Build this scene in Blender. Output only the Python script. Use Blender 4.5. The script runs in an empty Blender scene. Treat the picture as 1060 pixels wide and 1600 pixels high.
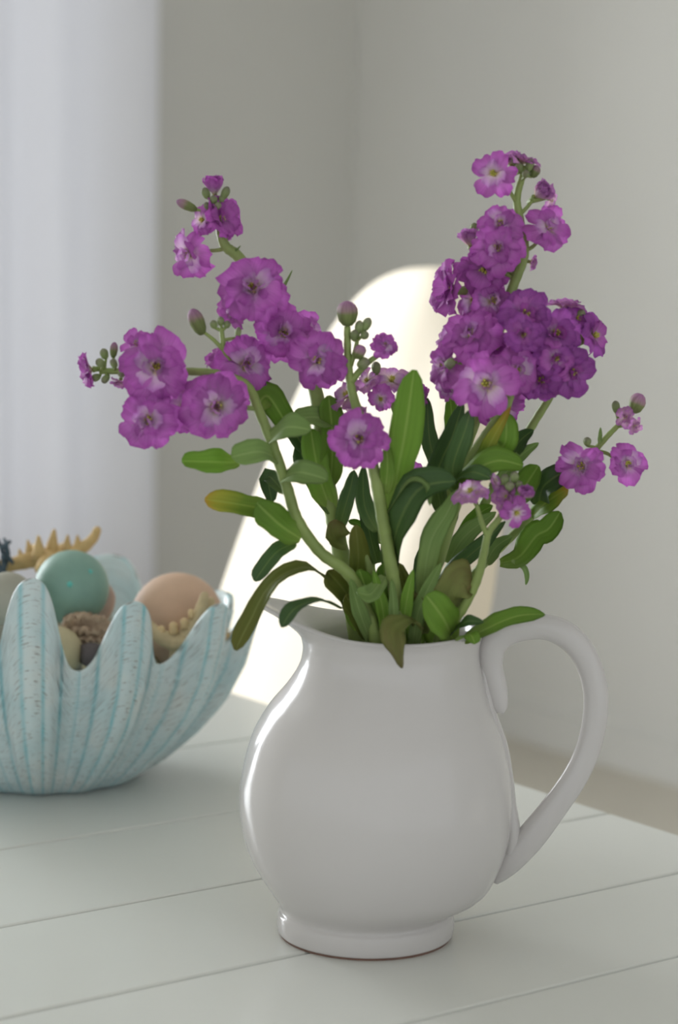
import bpy, bmesh, math, random
from mathutils import Vector, Matrix, Quaternion
random.seed(7)
S = bpy.context.scene
COL = S.collection
R = math.radians

# ------------------------------------------------------------------ camera
FPX, PITCH, ROLL, IW, IH = 3400.0, R(7.0), R(1.2), 1060, 1600
TZ = 0.74                                    # height of the table top
DP = 1.40                                    # camera to pitcher axis, along Y
_f = Vector((0, math.cos(PITCH), -math.sin(PITCH)))
_r0 = Vector((1, 0, 0)); _u0 = Vector((0, math.sin(PITCH), math.cos(PITCH)))
_r = _r0*math.cos(ROLL) + _u0*math.sin(ROLL)
_u = _u0*math.cos(ROLL) - _r0*math.sin(ROLL)
def ray(x, y): return _f + _r*((x-IW/2)/FPX) - _u*((y-IH/2)/FPX)
_b = ray(571, 1458)
CAMZ = TZ - _b.z/_b.y*DP
CAM = Vector((0, 0, CAMZ))
def at_y(x, y, Y):
    d = ray(x, y); return CAM + d*(Y/d.y)
def at_z(x, y, z):
    d = ray(x, y); return CAM + d*((z-CAMZ)/d.z)
def mpp(Y): return Y/(_f.y*FPX)*1.0          # metres per photo pixel at depth Y (approx.)

cd = bpy.data.cameras.new('camera'); cam = bpy.data.objects.new('camera', cd); COL.objects.link(cam)
cam.matrix_world = Matrix(((_r.x, _u.x, -_f.x, 0), (_r.y, _u.y, -_f.y, 0), (_r.z, _u.z, -_f.z, CAMZ), (0, 0, 0, 1)))
cd.sensor_fit = 'VERTICAL'; cd.sensor_height = 23.5; cd.sensor_width = 15.6
cd.lens = FPX/IH*23.5
cd.clip_start = 0.05; cd.clip_end = 100
cd.dof.use_dof = True; cd.dof.focus_distance = 1.48; cd.dof.aperture_fstop = 3.5
S.camera = cam

# room axes: U runs along the table planks, V runs towards the window wall
AZ = R(53.5)
UX = Vector((math.sin(AZ), math.cos(AZ), 0)); VX = Vector((-math.cos(AZ), math.sin(AZ), 0)); ZX = Vector((0, 0, 1))
def uv(u, v, z=0.0): return UX*u + VX*v + ZX*z
def uc(p): return p.dot(UX)
def vc(p): return p.dot(VX)
ROTZ = math.atan2(UX.y, UX.x)                # local x -> U, local y -> V

# wall positions from the floor line seen right of the handle and from the room corner
WALL_U = uc(at_z(930, 1188, 0))
def corner_v():
    d = ray(540, 900); t = WALL_U/uc(d); return vc(d*t)
WALL_V = corner_v()
CEIL = 2.75

# ------------------------------------------------------------------ light
w = bpy.data.worlds.new('world'); S.world = w; w.use_nodes = True
bg = w.node_tree.nodes['Background']
bg.inputs['Color'].default_value = (0.93, 0.97, 1.0, 1); bg.inputs['Strength'].default_value = 0.82

EDGE_U = uc(at_z(800, 1221, TZ))             # far end of the table
SUN = (UX*-0.46 + VX*0.86 + ZX*0.27).normalized()
sl = bpy.data.lights.new('sun_offscreen', 'SUN'); so = bpy.data.objects.new('sun_offscreen', sl); COL.objects.link(so)
sl.energy = 4.0; sl.angle = R(0.6); sl.color = (1, 0.96, 0.9)
so.rotation_mode = 'QUATERNION'; so.rotation_quaternion = SUN.to_track_quat('Z', 'Y'); so.location = (0, 0, 6)

WIN = [(-0.05, 0.95, 0.35, 2.45), (WALL_U-2.15, WALL_U-0.72, 0.35, 2.45)]   # two openings in the window wall
def window_light(win, power, col):
    a, b, z0, z1 = win
    l = bpy.data.lights.new('window_left_offscreen', 'AREA'); o = bpy.data.objects.new('window_left_offscreen', l); COL.objects.link(o)
    l.shape = 'RECTANGLE'; l.size = b-a; l.size_y = z1-z0; l.energy = power; l.color = col
    o.location = uv((a+b)/2, WALL_V+0.16, (z0+z1)/2)
    q = Matrix((-UX, ZX, VX)).transposed(); o.rotation_euler = q.to_euler()   # shines along -V
    return o
window_light(WIN[0], 95, (0.92, 0.96, 1.0))

S.view_settings.view_transform = 'Standard'; S.view_settings.look = 'None'
S.view_settings.exposure = 0.33; S.view_settings.gamma = 1.0; S.view_settings.use_curve_mapping = False

# ------------------------------------------------------------------ helpers
def srgb(r, g, b, a=1.0):
    f = lambda c: (c/12.92 if c <= 0.04045 else ((c+0.055)/1.055)**2.4)
    return (f(r/255), f(g/255), f(b/255), a)

def newmat(name):
    m = bpy.data.materials.new(name); m.use_nodes = True
    nt = m.node_tree; return m, nt, nt.nodes, nt.links, nt.nodes['Principled BSDF']

def N(ns, t, **kw):
    n = ns.new(t)
    for k, v in kw.items(): setattr(n, k, v)
    return n

def ramp(ns, stops):
    n = ns.new('ShaderNodeValToRGB'); e = n.color_ramp.elements
    while len(e) < len(stops): e.new(0.5)
    for i, (p, c) in enumerate(stops): e[i].position = p; e[i].color = c
    return n

def surf(name, col, rough=0.5, var=0.06, scale=12.0, bump=0.0, bscale=80.0, spec=0.5, coat=0.0, sss=0.0):
    """plain painted / glazed / fabric surface with a soft noise variation"""
    m, nt, ns, L, P = newmat(name)
    tc = N(ns, 'ShaderNodeTexCoord'); no = N(ns, 'ShaderNodeTexNoise')
    no.inputs['Scale'].default_value = scale; no.inputs['Detail'].default_value = 4
    L.new(tc.outputs['Object'], no.inputs['Vector'])
    c0 = tuple(max(0, c*(1-var)) for c in col[:3])+(1,); c1 = tuple(min(1, c*(1+var)) for c in col[:3])+(1,)
    rp = ramp(ns, [(0.3, c0), (0.7, c1)]); L.new(no.outputs['Fac'], rp.inputs['Fac'])
    L.new(rp.outputs['Color'], P.inputs['Base Color'])
    P.inputs['Roughness'].default_value = rough; P.inputs['Specular IOR Level'].default_value = spec
    P.inputs['Coat Weight'].default_value = coat; P.inputs['Coat Roughness'].default_value = 0.08
    if sss: P.inputs['Subsurface Weight'].default_value = sss; P.inputs['Subsurface Radius'].default_value = (0.004, 0.003, 0.002)
    if bump:
        n2 = N(ns, 'ShaderNodeTexNoise'); n2.inputs['Scale'].default_value = bscale; n2.inputs['Detail'].default_value = 5
        L.new(tc.outputs['Object'], n2.inputs['Vector'])
        b = N(ns, 'ShaderNodeBump'); b.inputs['Strength'].default_value = bump; b.inputs['Distance'].default_value = 0.002
        L.new(n2.outputs['Fac'], b.inputs['Height']); L.new(b.outputs['Normal'], P.inputs['Normal'])
    return m

def thin_mat(name, stops, rough=0.5, trans=0.35, vein=0.0, vein_scale=22, tint_noise=0.1, rib=None, spec=0.3):
    """petals and leaves: colour runs along the UV's v, fine veins across its u, light shines through"""
    m, nt, ns, L, P = newmat(name)
    u = N(ns, 'ShaderNodeUVMap'); sep = N(ns, 'ShaderNodeSeparateXYZ'); L.new(u.outputs['UV'], sep.inputs[0])
    oi = N(ns, 'ShaderNodeObjectInfo')
    no = N(ns, 'ShaderNodeTexNoise'); no.inputs['Scale'].default_value = 3.0; no.inputs['Detail'].default_value = 3
    no.noise_dimensions = '4D'; L.new(u.outputs['UV'], no.inputs['Vector'])
    mw = N(ns, 'ShaderNodeMath', operation='MULTIPLY'); mw.inputs[1].default_value = 50; L.new(oi.outputs['Random'], mw.inputs[0]); L.new(mw.outputs[0], no.inputs['W'])
    a = N(ns, 'ShaderNodeMath', operation='SUBTRACT'); a.inputs[1].default_value = 0.5; L.new(no.outputs['Fac'], a.inputs[0])
    b = N(ns, 'ShaderNodeMath', operation='MULTIPLY_ADD'); b.inputs[1].default_value = tint_noise*3; L.new(a.outputs[0], b.inputs[0]); L.new(sep.outputs['Y'], b.inputs[2])
    rp = ramp(ns, stops); L.new(b.outputs[0], rp.inputs['Fac'])
    col = rp.outputs['Color']
    # each piece a touch lighter or darker
    hv = N(ns, 'ShaderNodeHueSaturation'); mr = N(ns, 'ShaderNodeMapRange'); mr.inputs['To Min'].default_value = 0.82; mr.inputs['To Max'].default_value = 1.18
    L.new(oi.outputs['Random'], mr.inputs['Value']); L.new(mr.outputs[0], hv.inputs['Value']); L.new(col, hv.inputs['Color']); col = hv.outputs['Color']
    if vein:
        wv = N(ns, 'ShaderNodeTexNoise'); mp = N(ns, 'ShaderNodeMapping'); mp.inputs['Scale'].default_value = (vein_scale, 1.2, 1)
        L.new(u.outputs['UV'], mp.inputs['Vector']); L.new(mp.outputs['Vector'], wv.inputs['Vector']); wv.inputs['Scale'].default_value = 1.0
        r2 = ramp(ns, [(0.35, (1-vein,)*3+(1,)), (0.62, (1, 1, 1, 1))]); L.new(wv.outputs['Fac'], r2.inputs['Fac'])
        mx = N(ns, 'ShaderNodeMix', data_type='RGBA', blend_type='MULTIPLY'); mx.inputs['Factor'].default_value = 1
        L.new(col, mx.inputs[6]); L.new(r2.outputs['Color'], mx.inputs[7]); col = mx.outputs[2]
        bp = N(ns, 'ShaderNodeBump'); bp.inputs['Strength'].default_value = 0.35; bp.inputs['Distance'].default_value = 0.0012
        L.new(wv.outputs['Fac'], bp.inputs['Height']); L.new(bp.outputs['Normal'], P.inputs['Normal'])
    if rib:
        ab = N(ns, 'ShaderNodeMath', operation='SUBTRACT'); ab.inputs[1].default_value = 0.5; L.new(sep.outputs['X'], ab.inputs[0])
        ac = N(ns, 'ShaderNodeMath', operation='ABSOLUTE'); L.new(ab.outputs[0], ac.inputs[0])
        ad = N(ns, 'ShaderNodeMapRange'); ad.inputs['From Min'].default_value = 0.02; ad.inputs['From Max'].default_value = 0.06
        ad.inputs['To Min'].default_value = 0.35; ad.inputs['To Max'].default_value = 0.0; L.new(ac.outputs[0], ad.inputs['Value'])
        mx = N(ns, 'ShaderNodeMix', data_type='RGBA'); L.new(ad.outputs[0], mx.inputs['Factor']); L.new(col, mx.inputs[6]); mx.inputs[7].default_value = rib; col = mx.outputs[2]
    L.new(col, P.inputs['Base Color']); P.inputs['Roughness'].default_value = rough; P.inputs['Specular IOR Level'].default_value = spec
    tr = N(ns, 'ShaderNodeBsdfTranslucent'); L.new(col, tr.inputs['Color'])
    ms = N(ns, 'ShaderNodeMixShader'); ms.inputs['Fac'].default_value = trans
    L.new(P.outputs['BSDF'], ms.inputs[1]); L.new(tr.outputs['BSDF'], ms.inputs[2])
    L.new(ms.outputs['Shader'], ns['Material Output'].inputs['Surface'])
    return m

def mesh_obj(name, verts, faces, mats, parent=None, origin=None, uvs=None, smooth=True, midx=None):
    """one mesh object; verts in world space are stored relative to origin (or to the parent's place)"""
    base = Vector(origin) if origin is not None else (Vector(parent.get('_loc', (0, 0, 0))) if parent else Vector((0, 0, 0)))
    me = bpy.data.meshes.new(name)
    me.from_pydata([tuple(Vector(v)-base) for v in verts], [], faces)
    for m in (mats if isinstance(mats, (list, tuple)) else [mats]): me.materials.append(m)
    if uvs:
        ul = me.uv_layers.new(name='UVMap')
        for lp in me.loops: ul.data[lp.index].uv = uvs[lp.vertex_index]
    if smooth: me.polygons.foreach_set('use_smooth', [True]*len(me.polygons))
    if midx: me.polygons.foreach_set('material_index', midx)
    me.update()
    o = bpy.data.objects.new(name, me); COL.objects.link(o)
    if parent:
        o.parent = parent
        if origin is not None: o.location = base - Vector(parent.get('_loc', (0, 0, 0)))
    else: o.location = base
    return o

ROOTS = []
def thing(name, loc, label, cat, group=None):
    o = bpy.data.objects.new(name, None); COL.objects.link(o); o.location = loc; o.empty_display_size = 0.05
    o['_loc'] = tuple(loc); ROOTS.append(o); tag(o, label, cat, group); return o
def tag(o, label, cat, group=None):
    o['label'] = label; o['category'] = cat
    if group: o['group'] = group
    return o
def struct(o): o['kind'] = 'structure'; return o

def box_geo(x0, x1, y0, y1, z0, z1, fn=lambda x, y, z: Vector((x, y, z)), bev=0.0):
    bm = bmesh.new(); bmesh.ops.create_cube(bm, size=1)
    for v in bm.verts: v.co = Vector(((x0+x1)/2+v.co.x*(x1-x0), (y0+y1)/2+v.co.y*(y1-y0), (z0+z1)/2+v.co.z*(z1-z0)))
    if bev: bmesh.ops.bevel(bm, geom=bm.edges[:], offset=bev, segments=2, affect='EDGES', profile=0.5)
    bm.verts.index_update()
    vs = [fn(*v.co) for v in bm.verts]; fs = [[v.index for v in f.verts] for f in bm.faces]; bm.free()
    return vs, fs
def merge(*geos):
    V, F = [], []
    for vs, fs in geos:
        n = len(V); V += vs; F += [[i+n for i in f] for f in fs]
    return V, F

def catmull(pts, n):
    """smooth resampling of points (Vectors or tuples of any size)"""
    P = [tuple(p) for p in pts]; m = len(P)-1; out = []
    for i in range(n):
        t = i/(n-1)*m; k = min(int(t), m-1); f = t-k
        p0 = P[max(k-1, 0)]; p1 = P[k]; p2 = P[k+1]; p3 = P[min(k+2, m)]
        out.append(tuple(0.5*((2*b)+(-a+c)*f+(2*a-5*b+4*c-d)*f*f+(-a+3*b-3*c+d)*f**3) for a, b, c, d in zip(p0, p1, p2, p3)))
    return out

def tube_geo(path, radii, seg=8, flat=1.0, axis=None, cap=True):
    """tube along world points; flat scales the section across 'axis' (a fixed vector)"""
    vs, fs = [], []; n = len(path); path = [Vector(p) for p in path]
    prev = None
    for i, p in enumerate(path):
        t = (path[min(i+1, n-1)]-path[max(i-1, 0)]).normalized()
        if axis is not None: b = Vector(axis); b = (b-t*b.dot(t)).normalized()
        else:
            b = prev if prev is not None else (Vector((0, 1, 0)) if abs(t.y) < 0.9 else Vector((1, 0, 0)))
            b = (b-t*b.dot(t)).normalized(); prev = b
        a = b.cross(t).normalized()
        for k in range(seg):
            th = 2*math.pi*k/seg
            vs.append(p+a*(math.cos(th)*radii[i])+b*(math.sin(th)*radii[i]*flat))
    for i in range(n-1):
        for k in range(seg):
            fs.append([i*seg+k, i*seg+(k+1) % seg, (i+1)*seg+(k+1) % seg, (i+1)*seg+k])
    if cap:
        fs.append(list(range(seg))[::-1]); fs.append(list(range((n-1)*seg, n*seg)))
    return vs, fs

def lathe_grid(rows, close=True):
    """rows: list of equal-length rings of Vectors -> quads"""
    vs = [p for r in rows for p in r]; m = len(rows[0]); fs = []
    for i in range(len(rows)-1):
        for k in range(m if close else m-1):
            fs.append([i*m+k, i*m+(k+1) % m, (i+1)*m+(k+1) % m, (i+1)*m+k])
    return vs, fs

# ------------------------------------------------------------------ materials
M = {}
M['wall'] = surf('wall_paint', srgb(206, 205, 200), 0.85, 0.015, 2.0, 0.05, 220)
M['wallw'] = M['wall']
M['trim'] = surf('trim_paint', srgb(215, 210, 200), 0.5, 0.02)
M['floor'] = surf('pale_floor', srgb(196, 190, 177), 0.55, 0.05, 3.0)
M['ceil'] = surf('ceiling_paint', srgb(230, 230, 226), 0.9, 0.01)
M['table'] = surf('table_paint', srgb(222, 223, 218), 0.28, 0.02, 5.0, 0.04, 60, spec=0.3)
M['under'] = M['table']
M['china'] = surf('white_glaze', srgb(208, 204, 202), 0.15, 0.01, 8.0, 0.02, 14, spec=0.32)
M['biscuit'] = surf('unglazed_foot', srgb(120, 92, 80), 0.8, 0.1, 60)
M['cover'] = surf('white_cotton', srgb(240, 236, 226), 0.9, 0.02, 10, 0.15, 320)
nt = M['cover'].node_tree; ns = nt.nodes; L = nt.links
tr = N(ns, 'ShaderNodeBsdfTranslucent'); tr.inputs['Color'].default_value = srgb(240, 230, 210)
ms = N(ns, 'ShaderNodeMixShader'); ms.inputs['Fac'].default_value = 0.35
L.new(ns['Principled BSDF'].outputs['BSDF'], ms.inputs[1]); L.new(tr.outputs['BSDF'], ms.inputs[2]); L.new(ms.outputs['Shader'], ns['Material Output'].inputs['Surface'])
M['wood'] = surf('chair_wood', srgb(120, 95, 70), 0.5, 0.1)

# sheer curtain
m, nt, ns, L, P = newmat('sheer_curtain')
P.inputs['Base Color'].default_value = srgb(236, 236, 240); P.inputs['Roughness'].default_value = 0.9
tr = N(ns, 'ShaderNodeBsdfTranslucent'); tr.inputs['Color'].default_value = srgb(240, 240, 248)
wv = N(ns, 'ShaderNodeTexNoise'); wv.inputs['Scale'].default_value = 300
mr = N(ns, 'ShaderNodeMapRange'); mr.inputs['To Min'].default_value = 0.45; mr.inputs['To Max'].default_value = 0.6; L.new(wv.outputs['Fac'], mr.inputs['Value'])
ms = N(ns, 'ShaderNodeMixShader'); L.new(mr.outputs[0], ms.inputs['Fac']); L.new(P.outputs['BSDF'], ms.inputs[1]); L.new(tr.outputs['BSDF'], ms.inputs[2])
L.new(ms.outputs['Shader'], ns['Material Output'].inputs['Surface']); M['sheer'] = m

# glass
m, nt, ns, L, P = newmat('window_glass')
P.inputs['Base Color'].default_value = (1, 1, 1, 1); P.inputs['Roughness'].default_value = 0.0; P.inputs['Transmission Weight'].default_value = 1.0; P.inputs['IOR'].default_value = 1.01
M['glass'] = m

# stock petals, leaves, stems, buds
PUR = [(0.0, srgb(196, 190, 104)), (0.10, srgb(234, 216, 200)), (0.30, srgb(226, 180, 224)), (0.50, srgb(203, 124, 202)), (0.85, srgb(193, 104, 192)), (1.0, srgb(178, 87, 178))]
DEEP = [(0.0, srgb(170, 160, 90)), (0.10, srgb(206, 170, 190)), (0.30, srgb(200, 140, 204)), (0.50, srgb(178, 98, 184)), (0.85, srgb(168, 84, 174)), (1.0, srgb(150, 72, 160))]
PALE = [(0.0, srgb(204, 204, 124)), (0.15, srgb(240, 224, 204)), (0.40, srgb(236, 200, 220)), (0.70, srgb(220, 164, 210)), (1.0, srgb(196, 124, 200))]
INNER = [(0.0, srgb(186, 186, 84)), (0.15, srgb(230, 216, 164)), (0.45, srgb(240, 218, 234)), (0.8, srgb(222, 170, 224)), (1.0, srgb(200, 128, 206))]
M['pur'] = thin_mat('purple_petal', PUR, 0.55, 0.36, 0.16)
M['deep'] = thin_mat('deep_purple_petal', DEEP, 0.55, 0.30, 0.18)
M['pale'] = thin_mat('pale_pink_petal', PALE, 0.55, 0.50, 0.16)
M['inner'] = thin_mat('inner_petal', INNER, 0.55, 0.40, 0.12)
M['leaf'] = thin_mat('green_leaf', [(0, srgb(166, 192, 97)), (0.4, srgb(132, 172, 68)), (1, srgb(121, 161, 60))], 0.5, 0.38, 0.12, 8, rib=srgb(198, 221, 126))
M['leafg'] = thin_mat('grey_green_leaf', [(0, srgb(156, 178, 108)), (0.4, srgb(131, 159, 93)), (1, srgb(124, 153, 83))], 0.6, 0.22, 0.12, 8, rib=srgb(176, 200, 131))
M['leafd'] = thin_mat('dark_green_leaf', [(0, srgb(105, 130, 67)), (0.4, srgb(77, 107, 57)), (1, srgb(69, 99, 55))], 0.45, 0.18, 0.15, 8, rib=srgb(136, 159, 90))
M['leafy'] = thin_mat('yellow_tipped_leaf', [(0, srgb(122, 155, 64)), (0.55, srgb(127, 155, 56)), (0.85, srgb(178, 176, 64)), (1, srgb(204, 165, 64))], 0.5, 0.3, 0.12, 8, rib=srgb(191, 204, 102))
M['leafo'] = thin_mat('olive_leaf', [(0, srgb(140, 150, 76)), (0.5, srgb(118, 130, 58)), (1, srgb(122, 124, 54))], 0.5, 0.3, 0.14, 7, tint_noise=0.2, rib=srgb(160, 168, 100))
M['leafw'] = thin_mat('wilted_leaf', [(0, srgb(150, 160, 92)), (0.5, srgb(130, 138, 74)), (1, srgb(126, 116, 70))], 0.6, 0.25, 0.14, 6, tint_noise=0.35)
M['stem'] = surf('green_stem', srgb(134, 152, 84), 0.5, 0.14, 60)
M['bud'] = thin_mat('bud_skin', [(0, srgb(120, 138, 78)), (0.5, srgb(134, 146, 90)), (0.66, srgb(168, 140, 140)), (1, srgb(176, 122, 168))], 0.6, 0.1, 0.25)
M['budg'] = thin_mat('green_bud_skin', [(0, srgb(136, 156, 94)), (0.6, srgb(140, 154, 106)), (1, srgb(129, 126, 106))], 0.6, 0.1, 0.1)
M['heart'] = surf('yellow_green_heart', srgb(188, 182, 84), 0.6, 0.25, 300)
# bowl, its load
M['ballg'] = surf('sea_green_glaze', srgb(128, 164, 150), 0.45, 0.12, 28, 0.1, 60)
M['ballt'] = surf('turquoise_dab', srgb(96, 186, 176), 0.35, 0.08, 40)
M['ballp'] = surf('peach_stone', srgb(205, 172, 146), 0.6, 0.1, 30, 0.1, 90)
M['ballc'] = surf('cream_stone', srgb(196, 184, 148), 0.55, 0.08, 30, 0.1, 90)
M['ballgrey'] = surf('grey_stone', srgb(168, 166, 152), 0.6, 0.08, 30, 0.1, 90)
M['star'] = surf('dry_starfish', srgb(206, 176, 122), 0.8, 0.14, 90, 0.4, 400)
M['starp'] = surf('pale_starfish', srgb(196, 178, 140), 0.8, 0.14, 90, 0.4, 400)
M['knob'] = surf('starfish_knob', srgb(214, 188, 142), 0.75, 0.1, 90)
M['shell'] = surf('rough_shell', srgb(176, 152, 128), 0.7, 0.22, 60, 0.5, 160)
M['shellin'] = surf('pink_shell', srgb(204, 176, 160), 0.55, 0.12, 50, 0.2, 120)
M['stone'] = surf('dark_stone', srgb(92, 84, 84), 0.7, 0.2, 60, 0.3, 160)
M['coral'] = surf('blue_grey_coral', srgb(70, 86, 96), 0.7, 0.2, 90, 0.3, 200)

# blue wash of the clam bowl: pale turquoise grey, aqua in the fine grooves, brown specks along the ripples
m, nt, ns, L, P = newmat('blue_wash')
u = N(ns, 'ShaderNodeUVMap'); sep = N(ns, 'ShaderNodeSeparateXYZ'); L.new(u.outputs['UV'], sep.inputs[0])
tc = N(ns, 'ShaderNodeTexCoord')
no = N(ns, 'ShaderNodeTexNoise'); no.inputs['Scale'].default_value = 30; no.inputs['Detail'].default_value = 5; L.new(tc.outputs['Object'], no.inputs['Vector'])
base = ramp(ns, [(0.3, srgb(192, 216, 219)), (0.55, srgb(206, 222, 223)), (0.75, srgb(214, 222, 219))]); L.new(no.outputs['Fac'], base.inputs['Fac'])
# aqua stripes where the mesh is grooved (uv x counts fine ribs)
sn = N(ns, 'ShaderNodeMath', operation='PINGPONG'); sn.inputs[1].default_value = 0.5; L.new(sep.outputs['X'], sn.inputs[0])
st = N(ns, 'ShaderNodeMapRange'); st.inputs['From Min'].default_value = 0.0; st.inputs['From Max'].default_value = 0.16; st.inputs['To Min'].default_value = 1.3; st.inputs['To Max'].default_value = 0.0
L.new(sn.outputs[0], st.inputs['Value'])
n3 = N(ns, 'ShaderNodeTexNoise'); n3.inputs['Scale'].default_value = 45; L.new(tc.outputs['Object'], n3.inputs['Vector'])
mu = N(ns, 'ShaderNodeMath', operation='MULTIPLY'); L.new(st.outputs[0], mu.inputs[0]); L.new(n3.outputs['Fac'], mu.inputs[1])
mx = N(ns, 'ShaderNodeMix', data_type='RGBA'); L.new(mu.outputs[0], mx.inputs['Factor']); L.new(base.outputs['Color'], mx.inputs[6]); mx.inputs[7].default_value = srgb(110, 190, 200)
# specks, stretched along the ripples
mp = N(ns, 'ShaderNodeMapping'); mp.inputs['Scale'].default_value = (2.2, 130, 1); L.new(u.outputs['UV'], mp.inputs['Vector'])
n4 = N(ns, 'ShaderNodeTexNoise'); n4.inputs['Scale'].default_value = 1.0; n4.inputs['Detail'].default_value = 2; L.new(mp.outputs['Vector'], n4.inputs['Vector'])
sp = N(ns, 'ShaderNodeMapRange'); sp.inputs['From Min'].default_value = 0.60; sp.inputs['From Max'].default_value = 0.68; sp.inputs['To Max'].default_value = 0.7; L.new(n4.outputs['Fac'], sp.inputs['Value'])
mx2 = N(ns, 'ShaderNodeMix', data_type='RGBA'); L.new(sp.outputs[0], mx2.inputs['Factor']); L.new(mx.outputs[2], mx2.inputs[6]); mx2.inputs[7].default_value = srgb(112, 104, 94)
L.new(mx2.outputs[2], P.inputs['Base Color']); P.inputs['Roughness'].default_value = 0.38; P.inputs['Coat Weight'].default_value = 0.15
M['bowl'] = m

# ------------------------------------------------------------------ the room
U0, V0 = -5.0, -3.0
g = box_geo(U0, WALL_U+0.2, V0, WALL_V+0.2, -0.1, 0, uv); struct(mesh_obj('floor', *g, M['floor'], smooth=False))
g = box_geo(U0, WALL_U+0.2, V0, WALL_V+0.2, CEIL, CEIL+0.1, uv); struct(mesh_obj('ceiling', *g, M['ceil'], smooth=False))
g = box_geo(WALL_U, WALL_U+0.2, V0, WALL_V+0.2, 0, CEIL, uv); struct(mesh_obj('wall_end', *g, M['wall'], smooth=False))
us = [U0] + [x for wn in WIN for x in wn[:2]] + [WALL_U]
geos = [box_geo(us[i], us[i+1], WALL_V, WALL_V+0.2, 0, CEIL, uv) for i in (0, 2, 4)]
for a, b, z0, z1 in WIN:
    geos += [box_geo(a, b, WALL_V, WALL_V+0.2, 0, z0, uv), box_geo(a, b, WALL_V, WALL_V+0.2, z1, CEIL, uv)]
struct(mesh_obj('wall_window', *merge(*geos), M['wallw'], smooth=False))
g = box_geo(WALL_U-0.015, WALL_U, V0, WALL_V, 0, 0.09, uv); struct(mesh_obj('baseboard_end', *g, M['wall'], smooth=False))
g = box_geo(U0, WALL_U-0.015, WALL_V-0.015, WALL_V, 0, 0.09, uv); struct(mesh_obj('baseboard_window', *g, M['wallw'], smooth=False))
for i, (a, b, z0, z1) in enumerate(WIN):
    fw = 0.05
    c = uv((a+b)/2, WALL_V+0.1, z0)
    root = mesh_obj('window_%d' % (i+1), *merge(
        box_geo(a, b, WALL_V+0.06, WALL_V+0.12, z0, z0+fw, uv), box_geo(a, b, WALL_V+0.06, WALL_V+0.12, z1-fw, z1, uv),
        box_geo(a, a+fw, WALL_V+0.06, WALL_V+0.12, z0+fw, z1-fw, uv), box_geo(b-fw, b, WALL_V+0.06, WALL_V+0.12, z0+fw, z1-fw, uv)),
        M['trim'], smooth=False)
    struct(root)
    g = box_geo(a-0.03, b+0.03, WALL_V-0.05, WALL_V+0.06, z0-0.03, z0, uv); mesh_obj('window_sill', *g, M['trim'], root, smooth=False)

# unseen wall added outside to keep the low sun off the curtained window
g = box_geo(WIN[1][0]-0.35, WIN[1][0]-0.15, WALL_V+0.2, WALL_V+3.2, 0, CEIL+0.3, uv); struct(mesh_obj('sun_block_wall', *g, M['wallw'], smooth=False))

# sheer curtain hanging before the window next to the corner
cu1 = None
d = ray(243, 600); t = (WALL_V-0.14)/vc(d); cu1 = uc(d*t); cu0 = cu1-1.75
rows = []; nz, nu = 26, 240
for j in range(nz+1):
    z = 0.015 + (2.58-0.015)*j/nz; row = []
    for i in range(nu+1):
        f = i/nu; uu = cu0+(cu1-cu0)*f + 0.02*(1-j/nz)*(f-0.9)
        amp = 0.022 + 0.008*math.sin(f*9.0+1.0)
        ph = f*2*math.pi*9 + 0.8*math.sin(f*17) + 0.25*math.sin(z*1.7+f*6)
        row.append(uv(uu, WALL_V-0.13+amp*math.sin(ph)*(0.75+0.25*math.cos(z*1.2)), z))
    rows.append(row)
ct = thing('sheer_curtain', uv((cu0+cu1)/2, WALL_V-0.13, 0), 'sheer white curtain hanging in soft folds before the bright window', 'curtain')
mesh_obj('curtain_panel', *lathe_grid(rows, False), M['sheer'], ct)
mesh_obj('curtain_rod', *tube_geo([uv(cu0-0.2, WALL_V-0.13, 2.6), uv(cu1+0.2, WALL_V-0.13, 2.6)], [0.013]*2, 12), M['trim'], ct)
mesh_obj('rod_bracket', *merge(*[box_geo(x-0.012, x+0.012, WALL_V-0.145, WALL_V+0.001, 2.585, 2.615, uv) for x in (cu0-0.1, cu1+0.1)]), M['trim'], ct, smooth=False)

# ------------------------------------------------------------------ the table
def vline(*pts): return sum(vc(at_z(x, y, TZ)) for x, y in pts)/len(pts)
GROOVES = [vline((760, 1566), (1000, 1509)), vline((200, 1550), (710, 1440), (1000, 1374)), vline((100, 1437), (380, 1380), (910, 1270)),
           vline((100, 1312), (360, 1267)), vline((290, 1169), (385, 1153))]
GROOVES = [GROOVES[0]-0.42, GROOVES[0]-0.28, GROOVES[0]-0.14] + GROOVES + [GROOVES[-1]+0.17, GROOVES[-1]+0.34, GROOVES[-1]+0.51, GROOVES[-1]+0.68, GROOVES[-1]+0.85, GROOVES[-1]+1.0]
TU0 = EDGE_U-2.2
tb = thing('plank_table', uv((TU0+EDGE_U)/2, (GROOVES[0]+GROOVES[-1])/2, 0), 'white painted plank dining table carrying the pitcher and the clam bowl', 'table')
for i in range(len(GROOVES)-1):
    g = box_geo(TU0, EDGE_U, GROOVES[i]+0.0009, GROOVES[i+1]-0.0009, TZ-0.028, TZ, uv, bev=0.0022)
    mesh_obj('plank', *g, M['table'], tb, smooth=False)
va, vb = GROOVES[0], GROOVES[-1]
mesh_obj('underboard', *box_geo(TU0+0.01, EDGE_U-0.01, va+0.01, vb-0.01, TZ-0.036, TZ-0.0055, uv), M['under'], tb, smooth=False)
for x0, x1, y0, y1 in ((TU0+0.06, EDGE_U-0.06, va+0.06, va+0.085), (TU0+0.06, EDGE_U-0.06, vb-0.085, vb-0.06), (TU0+0.06, TU0+0.085, va+0.085, vb-0.085), (EDGE_U-0.085, EDGE_U-0.06, va+0.085, vb-0.085)):
    mesh_obj('apron', *box_geo(x0, x1, y0, y1, TZ-0.13, TZ-0.03, uv), M['table'], tb, smooth=False)
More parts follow.
